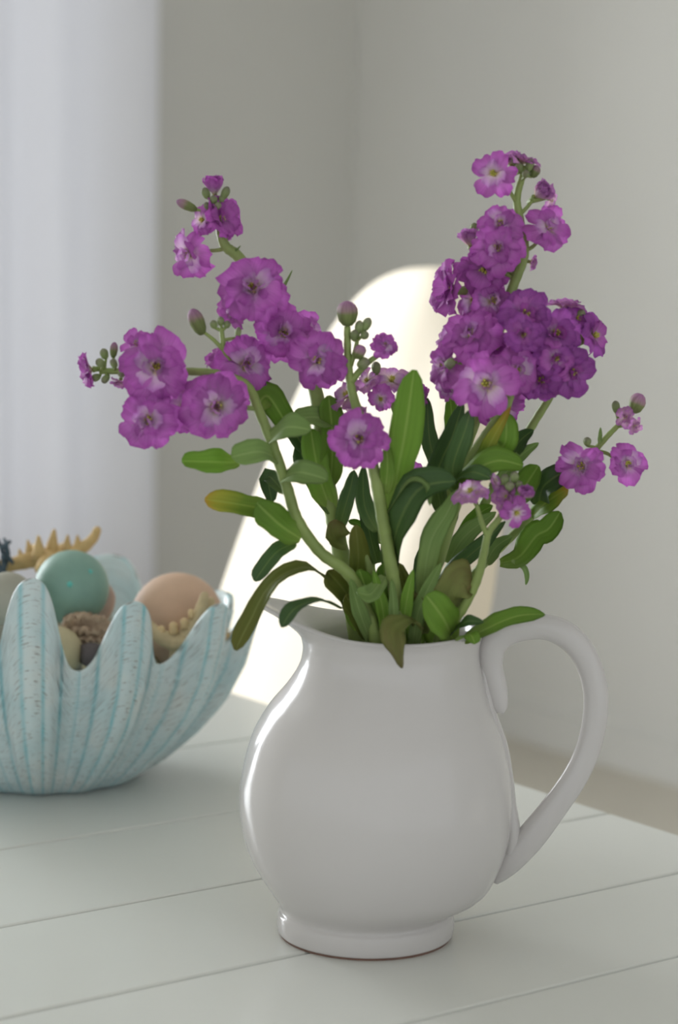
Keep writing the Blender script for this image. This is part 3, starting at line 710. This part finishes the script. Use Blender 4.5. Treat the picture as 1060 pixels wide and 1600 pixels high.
def leaf(root, pts, width, mat='leaf', nrm=(0, .25, 1), fold=0.25, wave=0.09, seed=0, shape='oval', name='leaf', twist=0.0):
    """pts: (px, py, depth offset) from base to tip; width in photo pixels"""
    rnd = random.Random(seed*31+len(pts)+int(pts[0][0])); n, m = 15, 7
    path = [Vector(p) for p in catmull([at_y(x, y, DP+dz) for x, y, dz in pts], n)]
    hw = width*0.5*SC; vs, uvs_, fs = [], [], []
    nn = (_r*nrm[0]+_u*nrm[1]-_f*nrm[2]).normalized(); p1 = rnd.uniform(0, 6.28); p2 = rnd.uniform(0, 6.28)
    for i, p in enumerate(path):
        t = i/(n-1); T = (path[min(i+1, n-1)]-path[max(i-1, 0)]).normalized()
        side = T.cross(nn); side = side.normalized() if side.length > 1e-4 else _r.copy()
        up = side.cross(T).normalized()
        if twist: qt = Quaternion(T, twist*t); side = qt @ side; up = qt @ up
        if shape == 'oval': wd = 0.22+0.78*math.sin(math.pi*min(1, t*0.93+0.02))**0.8 if t < 0.6 else max(0.03, math.sqrt(max(0, 1-((t-0.6)/0.405)**2)))
        elif shape == 'blade': wd = max(0.04, math.sin(math.pi*(0.12+0.87*t))**0.7)
        else: wd = max(0.05, (1-t)**0.6)*(0.5+0.5*min(1, t*5))
        for j in range(m):
            s = -1+2*j/(m-1)
            edge = 1+0.085*math.sin(11*t+p1+(2 if s > 0 else 0))+0.035*math.sin(27*t+p2*(2 if s > 0 else 1))
            q = p + side*(s*hw*wd*edge) + up*(hw*wd*(fold*abs(s) + wave*2*abs(s)*math.sin(9*t+p2+1.7*s)))
            vs.append(q); uvs_.append((0.5+0.5*s, t))
    k0 = len(vs)
    # underside, a hair below, closes the leaf
    for i in range(n):
        T = (path[min(i+1, n-1)]-path[max(i-1, 0)]).normalized(); side = T.cross(nn); up = side.cross(T).normalized() if side.length > 1e-4 else nn
        for j in range(m): vs.append(vs[i*m+j]-up*0.0006*(1 if 0 < j < m-1 else 0.3)); uvs_.append(uvs_[i*m+j])
    for i in range(n-1):
        for j in range(m-1):
            a = i*m+j; fs.append([a, a+1, a+m+1, a+m]); fs.append([k0+a, k0+a+m, k0+a+m+1, k0+a+1])
    for i in range(n-1):
        for j in (0, m-1): a = i*m+j; fs.append([a, a+m, k0+a+m, k0+a])
    for j in range(m-1):
        for i in (0, n-1): a = i*m+j; fs.append([a, a+1, k0+a+1, k0+a])
    return mesh_obj(name, vs, fs, M[mat], root, uvs=uvs_)

def flower_stem(label, path, rad_px, blossoms, buds=(), branches=(), leaves=(), seed=1, group='stock flower stems in the pitcher'):
    rnd = random.Random(seed)
    foot_ = at_y(path[0][0], path[0][1], DP+path[0][2])
    root = thing('stock_flower_stem', foot_, label, 'flower', group)
    raw = [tuple(at_y(x, y, DP+dz)) for x, y, dz in path]
    n = 6*len(raw); pts = [Vector(p) for p in catmull(raw, n)]
    rads = [rad_px*SC*(1.0-0.55*(i/(n-1))**1.4)*(1+0.05*math.sin(i*2.7)) for i in range(n)]
    st = mesh_obj('stem', *tube_geo(pts, rads, 10), M['stem'], root); st['_loc'] = tuple(foot_)
    allp = list(pts)
    for br, r in branches:
        q = [Vector(p) for p in catmull([at_y(x, y, DP+dz) for x, y, dz in br], 12)]; allp += q
        o = mesh_obj('side_branch', *tube_geo(q, [r*SC*(1-.3*i/11) for i in range(12)], 8), M['stem'], st, origin=foot_)
        o.location = (0, 0, 0)
    def pedicel(P, back, r):
        # join at the stem a little below the flower
        best = min(allp, key=lambda p: (p-P).length + 0.8*max(0, p.z-P.z+0.004))
        mid = best.lerp(P+back*0.5, .55)+back*0.2
        q = catmull([best, best.lerp(mid, .6), mid, P+back], 8)
        o = mesh_obj('pedicel', *tube_geo(q, [r*(1.25-.25*i/7) for i in range(8)], 6), M['stem'], st, origin=foot_); o.location = (0, 0, 0)
    for b in blossoms:
        x, y, dz, size, fc, kind, tint = b
        P = at_y(x, y, DP+dz); rad = size*0.5*SC*(DP+dz)/DP*(0.93 if kind in ('open', 'full', 'small', 'loose') else 1.35)
        q = face_quat(*fc); ax = q @ Vector((0, 0, 1))
        if kind in ('half', 'rosette'): P = P-ax*rad*0.45
        blossom(root, P, rad, q, kind, tint, rnd); pedicel(P, -ax*rad*0.58, 3.0*SC)
    for b in buds:
        x, y, dz, ln, wd, fc, kind = b
        P = at_y(x, y, DP+dz); q = face_quat(*fc); ax = q @ Vector((0, 0, 1)); L_ = ln*SC; W_ = wd*SC/0.74
        o = bpy.data.objects.new('bud', BUD[kind]); COL.objects.link(o); o.parent = root; o.location = P-foot_
        o.rotation_mode = 'QUATERNION'; o.rotation_quaternion = q; o.scale = (W_, W_, L_)
        pedicel(P, -ax*L_*0.45, 2.2*SC)
    for i, l in enumerate(leaves):
        leaf(root, l[0], l[1], *(l[2:3] or ('leaf',)), **dict({'seed': seed*10+i}, **(l[3] if len(l) > 3 else {})))
    return root

F0 = (0, .05, 1)
flower_stem('stock stem bending over sideways above the clam bowl, its purple blossoms hanging in a row',
    [(610, 1380, 0), (588, 1020, -.030), (572, 950, -.036), (545, 897, -.042), (500, 862, -.045), (465, 812, -.05), (450, 765, -.05), (428, 700, -.05), (404, 640, -.045), (388, 605, -.04), (362, 590, -.04), (325, 582, -.04), (270, 580, -.035), (210, 580, -.03), (158, 580, -.03)], 10,
    [(243, 573, -.055, 112, (.1, .05, 1), 'full', 'pur'), (234, 655, -.055, 100, (-.15, -.25, 1), 'full', 'pur'), (338, 634, -.062, 112, (.1, -.12, 1), 'full', 'pur'), (288, 640, -.02, 86, (0, -.4, 1), 'open', 'pur'),
     (132, 578, -.03, 40, (-1, -.1, .35), 'half', 'pur'), (187, 600, -.03, 24, (-.2, -1, .3), 'half', 'pale'), (215, 540, -.03, 56, (-.2, .6, .8), 'small', 'pur'),
     (382, 572, -.03, 100, (.25, .15, .8), 'full', 'pur'), (390, 595, -.01, 80, (.5, -.3, .7), 'open', 'pur'), (345, 560, -.02, 50, (-.5, .5, .6), 'small', 'pur')],
    [(163, 553, -.03, 17, 12, (-.3, 1, .2), 'budg'), (178, 547, -.03, 24, 13, (.1, 1, .2), 'bud'), (178, 568, -.035, 15, 12, (-.3, .8, .6), 'budg'), (157, 567, -.035, 16, 12, (-.8, .5, .4), 'budg'), (165, 592, -.035, 16, 11, (-.6, -.7, .4), 'budg'), (190, 585, -.04, 14, 11, (0, 0, 1), 'budg'), (150, 590, -.03, 15, 11, (-.8, -.3, .3), 'budg'),
     (308, 503, -.03, 42, 22, (-.45, 1, .1), 'bud'), (334, 507, -.03, 13, 11, (-.4, 1, .2), 'budg'), (345, 502, -.03, 14, 11, (0, 1, .2), 'budg'), (355, 507, -.03, 12, 10, (.5, 1, .2), 'budg'), (372, 520, -.025, 18, 10, (.2, 1, .2), 'budg')],
    [([(385, 605, -.04), (370, 580, -.035), (352, 552, -.03), (348, 530, -.03), (346, 512, -.03)], 5), ([(352, 550, -.03), (335, 532, -.03), (320, 520, -.03)], 3.5)],
    [([(372, 722, -.045), (335, 722, -.055), (284, 720, -.06)], 38, 'leaf', dict(nrm=(0, .45, 1))),
     ([(432, 716, -.05), (405, 706, -.065), (362, 714, -.07)], 42, 'leafg', dict(nrm=(0, .5, 1))),
     ([(424, 798, -.045), (385, 790, -.05), (320, 780, -.055)], 36, 'leafy', dict(nrm=(0, .3, 1))),
     ([(470, 842, -.05), (435, 818, -.06), (402, 786, -.065)], 44, 'leaf', dict(nrm=(-.2, .3, 1))),
     ([(462, 848, -.045), (430, 865, -.05), (398, 908, -.055)], 28, 'leafd', dict(nrm=(-.3, .3, 1))),
     ([(418, 690, -.05), (448, 668, -.065), (486, 672, -.07)], 38, 'leafg', dict(nrm=(0, .5, 1), wave=.12)),
     ([(440, 748, -.05), (470, 738, -.065), (512, 750, -.07)], 38, 'leafg', dict(nrm=(0, .5, 1))),
     ([(445, 770, -.045), (420, 745, -.03), (425, 785, -.03)], 26, 'leafd', {}),
     ([(400, 640, -.035), (420, 620, -.02), (458, 682, -.015)], 42, 'leaf', dict(nrm=(.3, .2, 1)))], seed=3)

flower_stem('tall stock stem leaning to the window, topped by small buds, with the biggest round blossom',
    [(600, 1390, .01), (560, 1010, .012), (545, 930, .015), (532, 860, .012), (520, 800, .008), (510, 740, .004), (502, 670, 0), (490, 600, 0), (452, 530, 0), (408, 458, 0), (374, 403, 0), (352, 384, 0), (344, 356, 0), (337, 318, 0)], 14,
    [(395, 452, -.030, 114, (.05, .1, 1), 'full', 'pur'), (442, 520, -.012, 98, (.15, -.1, 1), 'full', 'pur'), (496, 563, -.035, 96, (0, 0, 1), 'full', 'pur'), (478, 520, .005, 70, (.4, .4, .8), 'open', 'pur'),
     (297, 397, 0, 80, (-.55, -.2, .75), 'open', 'pur'), (318, 345, 0, 52, (-.5, .1, .7), 'loose', 'pur'), (352, 338, -.005, 56, (.6, .25, .6), 'half', 'pur'), (336, 292, 0, 40, (0, 1, .25), 'rosette', 'pur'), (358, 362, 0, 26, (.7, -.5, .4), 'half', 'pale'), (365, 490, -.01, 56, (-.7, -.3, .7), 'small', 'pur')],
    [(292, 321, 0, 34, 14, (-1, .45, .1), 'bud'), (322, 302, -.004, 18, 12, (-.4, 1, .2), 'budg'), (352, 302, -.004, 22, 12, (.5, 1, .2), 'budg'), (334, 312, -.008, 14, 11, (0, .8, .6), 'budg'), (324, 322, -.006, 13, 10, (-.5, .6, .5), 'budg'), (340, 322, -.008, 14, 11, (.2, .5, .8), 'budg'), (346, 312, -.004, 14, 10, (.3, 1, .3), 'budg')],
    [([(352, 388, 0), (340, 391, 0), (322, 392, 0)], 3.5)],
    [([(412, 464, 0), (438, 452, 0), (448, 440, .0), (457, 422, .0)], 8, 'leafg', dict(shape='taper')), ([(362, 392, 0), (370, 390, -.004), (376, 384, -.006)], 5, 'leafg', dict(shape='taper')),
     ([(525, 660, -.004), (495, 652, -.02), (458, 655, -.028)], 36, 'leafg', dict(nrm=(0, .5, 1), wave=.1)),
     ([(500, 690, .004), (478, 700, .006), (458, 672, .006), (440, 655, .006)], 26, 'leafd', {}),
     ([(518, 800, .006), (498, 740, -.006), (486, 670, -.01)], 42, 'leaf', dict(nrm=(-.25, .1, 1), fold=.12)),
     ([(516, 760, .004), (520, 690, -.012), (514, 618, -.016)], 40, 'leaf', dict(nrm=(.25, .1, 1))),
     ([(520, 800, .004), (480, 730, .012), (466, 690, .014)], 34, 'leafd', dict(shape='blade')),
     ([(528, 830, .002), (546, 770, -.004), (554, 735, -.006)], 24, 'leafd', dict(shape='blade')),
     ([(528, 920, -.01), (480, 886, -.05), (424, 912, -.072), (390, 972, -.082), (368, 1016, -.088)], 34, 'leafo', dict(nrm=(-.3, .6, .8), wave=.16)),
     ([(532, 950, -.045), (500, 938, -.075), (462, 950, -.09), (440, 980, -.094)], 28, 'leafd', dict(nrm=(-.1, .9, .6))),
     ([(540, 850, .0), (528, 838, -.012), (524, 812, -.016)], 34, 'leafw', dict(wave=.3)),
     ([(545, 930, .0), (560, 880, -.02), (556, 820, -.026)], 40, 'leafo', dict(wave=.25, nrm=(.3, .1, 1), shape='blade')),
     ([(565, 970, -.01), (540, 925, -.022), (512, 892, -.03)], 38, 'leafo', dict(wave=.22))], seed=5)

flower_stem('stock stem in front with one round blossom below a long shoot of closed buds',
    [(618, 1380, -.01), (624, 1010, -.038), (618, 930, -.042), (609, 870, -.046), (598, 810, -.05), (587, 745, -.052), (574, 690, -.046), (560, 645, -.036), (549, 605, -.032), (544, 560, -.03), (543, 510, -.03)], 11,
    [(562, 686, -.072, 98, (-.05, .05, 1), 'full', 'pur'), (601, 540, -.03, 42, (.25, .25, .9), 'full', 'pur'), (545, 618, -.015, 62, (-.6, .4, .55), 'loose', 'pale'), (556, 640, -.012, 40, (-.3, -.6, .6), 'loose', 'pale')],
    [(543, 490, -.03, 38, 31, (0, 1, .2), 'bud'), (561, 512, -.03, 22, 13, (.2, 1, .2), 'budg'), (573, 507, -.03, 22, 13, (.5, 1, .2), 'budg'), (570, 524, -.034, 14, 12, (.7, .3, .4), 'budg'), (554, 524, -.034, 18, 12, (.1, 1, .5), 'budg'), (562, 550, -.034, 22, 20, (.3, .8, .5), 'bud'), (568, 568, -.034, 22, 18, (.5, .2, .6), 'budg')],
    [([(548, 598, -.032), (562, 580, -.03), (576, 566, -.03), (590, 556, -.03)], 5.5), ([(547, 575, -.03), (556, 545, -.03), (560, 520, -.03)], 4)],
    [([(612, 800, -.045), (622, 735, -.05), (634, 670, -.056), (648, 578, -.062)], 52, 'leaf', dict(nrm=(.25, .1, 1), fold=.12, wave=.03)),
     ([(590, 830, -.045), (570, 790, -.03), (568, 728, -.022)], 26, 'leafd', dict(shape='blade')),
     ([(606, 800, -.05), (640, 752, -.066), (668, 760, -.07), (672, 790, -.07)], 14, 'leafg', dict(nrm=(0, .8, .6), shape='blade')),
     ([(602, 770, -.05), (606, 730, -.056), (604, 695, -.056)], 22, 'leaf', dict(shape='blade')),
     ([(600, 900, -.04), (580, 928, -.06), (558, 925, -.066)], 30, 'leafg', dict(nrm=(0, .6, .9)))], seed=8)

flower_stem('short stock stem at the back with pinkish open blossoms beside the broad upright leaf',
    [(612, 1390, .02), (600, 1010, .024), (588, 940, .024), (580, 868, .022), (604, 815, .02), (624, 772, .02), (632, 722, .018), (622, 660, .015), (606, 612, .01)], 8,
    [(612, 596, .0, 66, (.1, .55, .7), 'loose', 'pale'), (596, 622, -.01, 46, (-.2, -.3, .8), 'loose', 'pur'), (575, 596, .0, 44, (-.5, .5, .6), 'loose', 'pale'), (642, 752, .025, 62, (.4, .1, .8), 'small', 'pur'), (630, 780, .02, 48, (.2, -.5, .8), 'small', 'pur'), (662, 618, .01, 30, (.8, 0, .4), 'half', 'pur')],
    [(588, 575, .0, 20, 14, (0, 1, .2), 'budg')], [([(630, 740, .018), (640, 745, .02), (650, 752, .024)], 4)],
    [([(590, 880, .02), (575, 820, .01), (570, 770, .006)], 24, 'leafd', dict(shape='blade')), ([(585, 850, .02), (565, 822, .016), (545, 814, .012)], 12, 'leaf', {}), ([(595, 850, .022), (608, 800, .028), (618, 740, .03)], 22, 'leaf', dict(shape='blade'))], seed=11)

flower_stem('tallest stock stem, leaning to the handle, with a bare green neck under its top cluster',
    [(632, 1390, .01), (640, 1010, .012), (655, 930, .01), (675, 860, .008), (700, 780, .006), (725, 705, .004), (748, 640, .004), (770, 560, .002), (785, 495, -.006), (803, 445, -.004), (820, 395, 0), (813, 345, 0), (808, 312, 0), (814, 284, 0), (822, 262, 0)], 11,
    [(773, 272, -.012, 72, (-.3, .05, 1), 'loose', 'pur'), (797, 246, .008, 38, (-.3, 1, .3), 'half', 'pale'), (818, 247, 0, 34, (.3, 1, .4), 'half', 'pale'), (845, 300, 0, 40, (.5, .4, .5), 'rosette', 'pale'), (860, 312, .004, 30, (.9, -.4, .4), 'loose', 'pale'),
     (856, 357, 0, 80, (.35, .35, .8), 'open', 'pur'), (782, 352, -.015, 72, (0, .3, 1), 'open', 'pur'), (778, 386, -.022, 84, (-.05, -.15, 1), 'full', 'pur'), (733, 374, 0, 36, (-.25, 1, .25), 'rosette', 'pale'),
     (752, 428, -.012, 66, (-.3, -.5, .7), 'half', 'pur'), (776, 420, .004, 60, (.2, -.5, .6), 'open', 'pur'), (694, 450, 0, 64, (-1, .1, .35), 'half', 'pur'), (770, 470, -.008, 72, (.2, .05, 1), 'open', 'pur'), (742, 470, .004, 60, (-.3, .1, .8), 'loose', 'pur'), (834, 410, .006, 22, (.9, -.2, .2), 'half', 'pale')],
    [(812, 262, -.004, 18, 12, (-.2, 1, .2), 'budg'), (828, 258, -.002, 20, 12, (.3, 1, .2), 'budg'), (836, 268, 0, 20, 15, (.5, 1, .2), 'bud'), (822, 272, -.008, 14, 11, (.1, .6, .8), 'budg'), (806, 250, .0, 18, 12, (-.3, 1, .2), 'budg'), (741, 357, .004, 18, 14, (.2, 1, -.3), 'budg')],
    [([(820, 392, 0), (832, 386, 0), (842, 376, 0)], 3.5), ([(808, 318, 0), (800, 304, -.004), (792, 292, -.008)], 3.5), ([(810, 338, 0), (822, 326, 0), (832, 314, 0)], 3.5)],
    [([(690, 800, .0), (684, 740, -.012), (708, 680, -.02), (724, 628, -.024)], 36, 'leafd', dict(shape='blade', nrm=(-.3, .1, 1))),
     ([(686, 740, .006), (672, 690, .012), (668, 622, .014)], 26, 'leafd', dict(shape='blade')),
     ([(655, 930, .0), (668, 870, .006), (716, 800, .012)], 34, 'leafd', dict(shape='blade')),
     ([(700, 700, .01), (706, 660, .016), (704, 620, .018)], 22, 'leaf', {})], seed=14)

flower_stem('stock stem whose dense head holds the pale-hearted blossom facing forward beside the tallest stem',
    [(640, 1380, 0), (648, 1010, -.018), (662, 940, -.022), (688, 870, -.026), (712, 790, -.03), (735, 720, -.03), (765, 672, -.03), (794, 630, -.028), (796, 590, -.022), (770, 555, -.012), (745, 535, -.006)], 10,
    [(760, 600, -.055, 108, (-.05, .02, 1), 'open', 'pur'), (736, 524, -.022, 96, (-.2, .35, .8), 'full', 'pur'), (698, 572, -.015, 78, (-.7, .05, .7), 'open', 'pur'), (703, 600, -.01, 60, (-.5, -.4, .7), 'loose', 'pur'), (805, 578, -.035, 72, (.35, -.1, 1), 'open', 'pur'), (785, 632, -.012, 84, (.2, -.5, .8), 'full', 'pur'), (708, 528, -.004, 60, (-.6, .3, .6), 'open', 'pur'), (775, 545, -.018, 62, (.1, .4, .9), 'small', 'pur')],
    [(704, 568, -.03, 22, 16, (-.4, -.3, .8), 'budg')], [],
    [([(722, 760, -.03), (748, 725, -.036), (768, 690, -.042), (798, 636, -.05)], 24, 'leafy', dict(shape='blade', nrm=(-.2, .2, 1))),
     ([(716, 770, -.03), (708, 730, -.04), (728, 670, -.046), (736, 640, -.046)], 30, 'leafd', dict(shape='blade')),
     ([(612, 905, -.03), (620, 830, -.05), (655, 765, -.065), (712, 752, -.075)], 54, 'leafd', dict(nrm=(-.35, .4, .9), fold=.3)),
     ([(660, 930, -.03), (672, 850, -.04), (700, 800, -.046), (716, 765, -.048)], 34, 'leafg', dict(shape='blade')),
     ([(708, 768, -.03), (742, 735, -.045), (780, 720, -.05), (818, 728, -.05)], 40, 'leaf', dict(nrm=(-.1, .5, 1))),
     ([(700, 760, -.03), (735, 738, -.052), (768, 748, -.06)], 26, 'leafd', dict(nrm=(0, .6, 1))),
     ([(780, 700, -.03), (790, 690, -.034), (792, 645, -.036)], 36, 'leaf', dict(nrm=(.1, 0, 1)))], seed=18)

flower_stem('stock stem with a crowded deep purple head on a bare stalk above the handle',
    [(648, 1390, .02), (656, 1010, .022), (678, 940, .02), (712, 870, .016), (758, 785, .012), (800, 715, .008), (838, 655, .004), (866, 605, 0), (868, 560, 0), (862, 515, 0), (878, 488, 0)], 9,
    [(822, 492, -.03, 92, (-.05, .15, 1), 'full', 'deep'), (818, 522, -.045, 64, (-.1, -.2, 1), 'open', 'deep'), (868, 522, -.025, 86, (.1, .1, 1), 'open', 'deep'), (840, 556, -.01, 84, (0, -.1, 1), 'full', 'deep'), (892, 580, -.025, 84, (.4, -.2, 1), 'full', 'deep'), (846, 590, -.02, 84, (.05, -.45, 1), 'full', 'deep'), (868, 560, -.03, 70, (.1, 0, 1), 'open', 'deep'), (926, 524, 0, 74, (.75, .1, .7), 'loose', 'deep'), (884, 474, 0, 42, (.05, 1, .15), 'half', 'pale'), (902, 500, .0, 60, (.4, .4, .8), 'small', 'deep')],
    [(908, 492, 0, 18, 12, (.4, 1, .1), 'budg')], [([(866, 560, 0), (890, 545, 0), (912, 535, 0)], 4)],
    [([(800, 715, .006), (812, 690, -.006), (834, 672, -.012)], 26, 'leafd', dict(shape='blade')), ([(770, 770, .01), (806, 720, .0), (842, 692, -.004)], 20, 'leafg', dict(shape='blade')),
     ([(745, 730, .012), (770, 695, .02), (790, 680, .022)], 24, 'leaf', {}),
     ([(790, 780, .01), (812, 770, -.006), (842, 728, -.012)], 42, 'leaf', dict(nrm=(-.2, .3, 1))),
     ([(680, 930, .01), (710, 890, .0), (755, 850, -.006), (790, 815, -.01)], 28, 'leafd', dict(shape='blade', nrm=(-.3, .4, 1))),
     ([(700, 880, .014), (725, 840, .004), (775, 800, -.002)], 30, 'leafg', dict(shape='blade')),
     ([(710, 870, .014), (740, 812, .008), (770, 790, .002)], 26, 'leaf', dict(shape='blade'))], seed=21)

flower_stem('stock stem reaching out beyond the handle with two open blossoms and a withered pink tip',
    [(655, 1390, .03), (668, 1010, .03), (700, 950, .028), (748, 890, .024), (800, 838, .02), (850, 788, .018), (890, 748, .015), (928, 706, .012), (955, 676, .01), (978, 654, .01)], 8,
    [(908, 729, -.012, 84, (-.1, .1, 1), 'open', 'pur'), (979, 725, .0, 68, (.3, .05, 1), 'open', 'pur'), (978, 652, .004, 36, (-.3, .2, .9), 'small', 'pale'), (991, 665, 0, 30, (.5, -.4, .8), 'small', 'pale')],
    [(996, 630, .01, 32, 27, (.3, .8, .4), 'bud'), (963, 636, .01, 20, 13, (-.2, 1, .2), 'budg'), (918, 690, .005, 14, 12, (0, 1, .2), 'budg')],
    [([(930, 705, .012), (948, 708, .008), (962, 718, .004)], 3.5), ([(968, 662, .01), (965, 650, .01), (963, 644, .01)], 3)],
    [([(938, 694, .01), (938, 684, .006), (939, 668, .004)], 7, 'leafg', dict(shape='blade')),
     ([(842, 792, .016), (850, 760, .0), (884, 735, -.002)], 42, 'leafd', dict(nrm=(-.2, .3, 1))),
     ([(832, 806, .016), (858, 782, .006), (888, 764, .002)], 36, 'leafy', dict(nrm=(-.1, .5, 1))),
     ([(782, 880, .02), (812, 870, .01), (838, 838, .004), (858, 826, .0), (876, 800, -.002)], 42, 'leaf', dict(nrm=(-.1, .35, 1))),
     ([(800, 876, .012), (818, 886, .008), (824, 900, .008), (822, 914, .008)], 9, 'leafg', dict(shape='blade')),
     ([(760, 880, .02), (775, 855, .01), (800, 838, .004)], 24, 'leafg', dict(shape='blade'))], seed=25)

flower_stem('small stock stem with pale lilac young flowers leaning towards the curl of the handle',
    [(662, 1380, 0), (682, 1030, -.030), (700, 985, -.038), (724, 950, -.046), (746, 906, -.052), (757, 862, -.056), (764, 832, -.058), (782, 808, -.058), (796, 780, -.055)], 8.5,
    [(736, 770, -.062, 60, (-.25, .55, .7), 'loose', 'pale'), (772, 752, -.055, 34, (.6, .5, .5), 'loose', 'pale'), (790, 775, -.058, 36, (-.6, .3, .8), 'half', 'pale'), (806, 800, -.064, 50, (.4, -.4, .8), 'loose', 'pur'), (820, 772, -.062, 30, (.4, .6, .6), 'rosette', 'pale')],
    [(790, 750, -.056, 18, 14, (-.2, 1, .2), 'budg'), (804, 746, -.056, 18, 14, (.1, 1, .2), 'budg'), (797, 760, -.06, 16, 14, (0, .6, .8), 'budg'), (811, 758, -.058, 14, 12, (.4, .8, .5), 'budg')],
    [([(762, 838, -.058), (752, 812, -.06), (745, 788, -.062)], 4.5)],
    [([(720, 955, -.04), (705, 935, -.05), (718, 905, -.05), (738, 902, -.048)], 58, 'leafw', dict(wave=.08, nrm=(.2, .2, 1))),
     ([(708, 1000, -.035), (692, 965, -.056), (666, 930, -.062)], 50, 'leaf', dict(nrm=(-.1, .4, 1))),
     ([(700, 985, -.03), (694, 940, -.04), (684, 905, -.04)], 34, 'leaf', dict(nrm=(.1, .1, 1))),
     ([(728, 1000, -.040), (770, 978, -.052), (812, 962, -.045), (852, 960, -.036)], 36, 'leaf', dict(nrm=(0, .7, .8), shape='blade')),
     ([(705, 990, -.04), (728, 972, -.055), (756, 972, -.058)], 20, 'leafd', dict(nrm=(0, .6, .8), shape='blade')),
     ([(715, 1000, -.045), (735, 992, -.062), (742, 1006, -.068)], 24, 'leaf', dict(nrm=(0, .8, .7))),
     ([(660, 985, -.04), (640, 968, -.06), (616, 982, -.074), (620, 1012, -.082), (629, 1044, -.084)], 32, 'leafw', dict(wave=.35, nrm=(.2, .4, 1), twist=.9)),
     ([(664, 990, -.03), (648, 950, -.04), (640, 925, -.044)], 30, 'leafw', dict(wave=.3)),
     ([(668, 985, -.02), (650, 955, -.03), (632, 948, -.036)], 26, 'leafw', dict(wave=.25, nrm=(0, .6, .8)))], seed=29)

# leafless and leafy stumps filling the mouth of the pitcher
flower_stem('short cut stem with drooping dull leaves low in the mouth of the pitcher',
    [(600, 1390, -.005), (594, 1020, -.02), (585, 940, -.02), (575, 880, -.018), (562, 850, -.016)], 8, [], [], [],
    [([(590, 1000, -.025), (580, 950, -.036), (562, 890, -.04)], 40, 'leaf', dict(nrm=(-.2, .1, 1))), ([(610, 1000, -.02), (604, 940, -.03), (600, 880, -.034)], 34, 'leaf', {}), ([(580, 1000, -.015), (560, 960, -.03), (540, 930, -.036)], 32, 'leafo', dict(wave=.2)),
     ([(640, 1000, -.01), (636, 940, -.02), (622, 880, -.026)], 28, 'leafo', dict(wave=.2)),
     ([(604, 1010, -.028), (598, 950, -.044), (584, 892, -.05)], 20, 'leaf', dict(shape='blade', wave=.04)), ([(628, 1012, -.03), (634, 950, -.046), (646, 890, -.05)], 20, 'leaf', dict(shape='blade', wave=.04)),
     ([(645, 1012, -.03), (656, 950, -.044), (690, 880, -.05)], 24, 'leafg', dict(shape='blade', wave=.04)), ([(612, 1012, -.03), (616, 960, -.048), (612, 905, -.05)], 16, 'leafg', dict(shape='blade', wave=.04)), ([(580, 1004, -.03), (562, 955, -.044), (548, 905, -.05)], 22, 'leafg', dict(shape='blade', wave=.04)), ([(560, 985, -.0), (556, 940, -.0), (548, 900, .0)], 40, 'leaf', {}), ([(680, 1010, .0), (686, 970, .0), (702, 940, .0)], 50, 'leaf', {}), ([(650, 1010, .01), (655, 960, .012), (668, 900, .012)], 46, 'leaf', {}), ([(610, 1010, .015), (612, 950, .016), (606, 890, .016)], 44, 'leaf', {})], seed=33, group=None)

for o in list(bpy.data.objects):
    if '_loc' in o: del o['_loc']
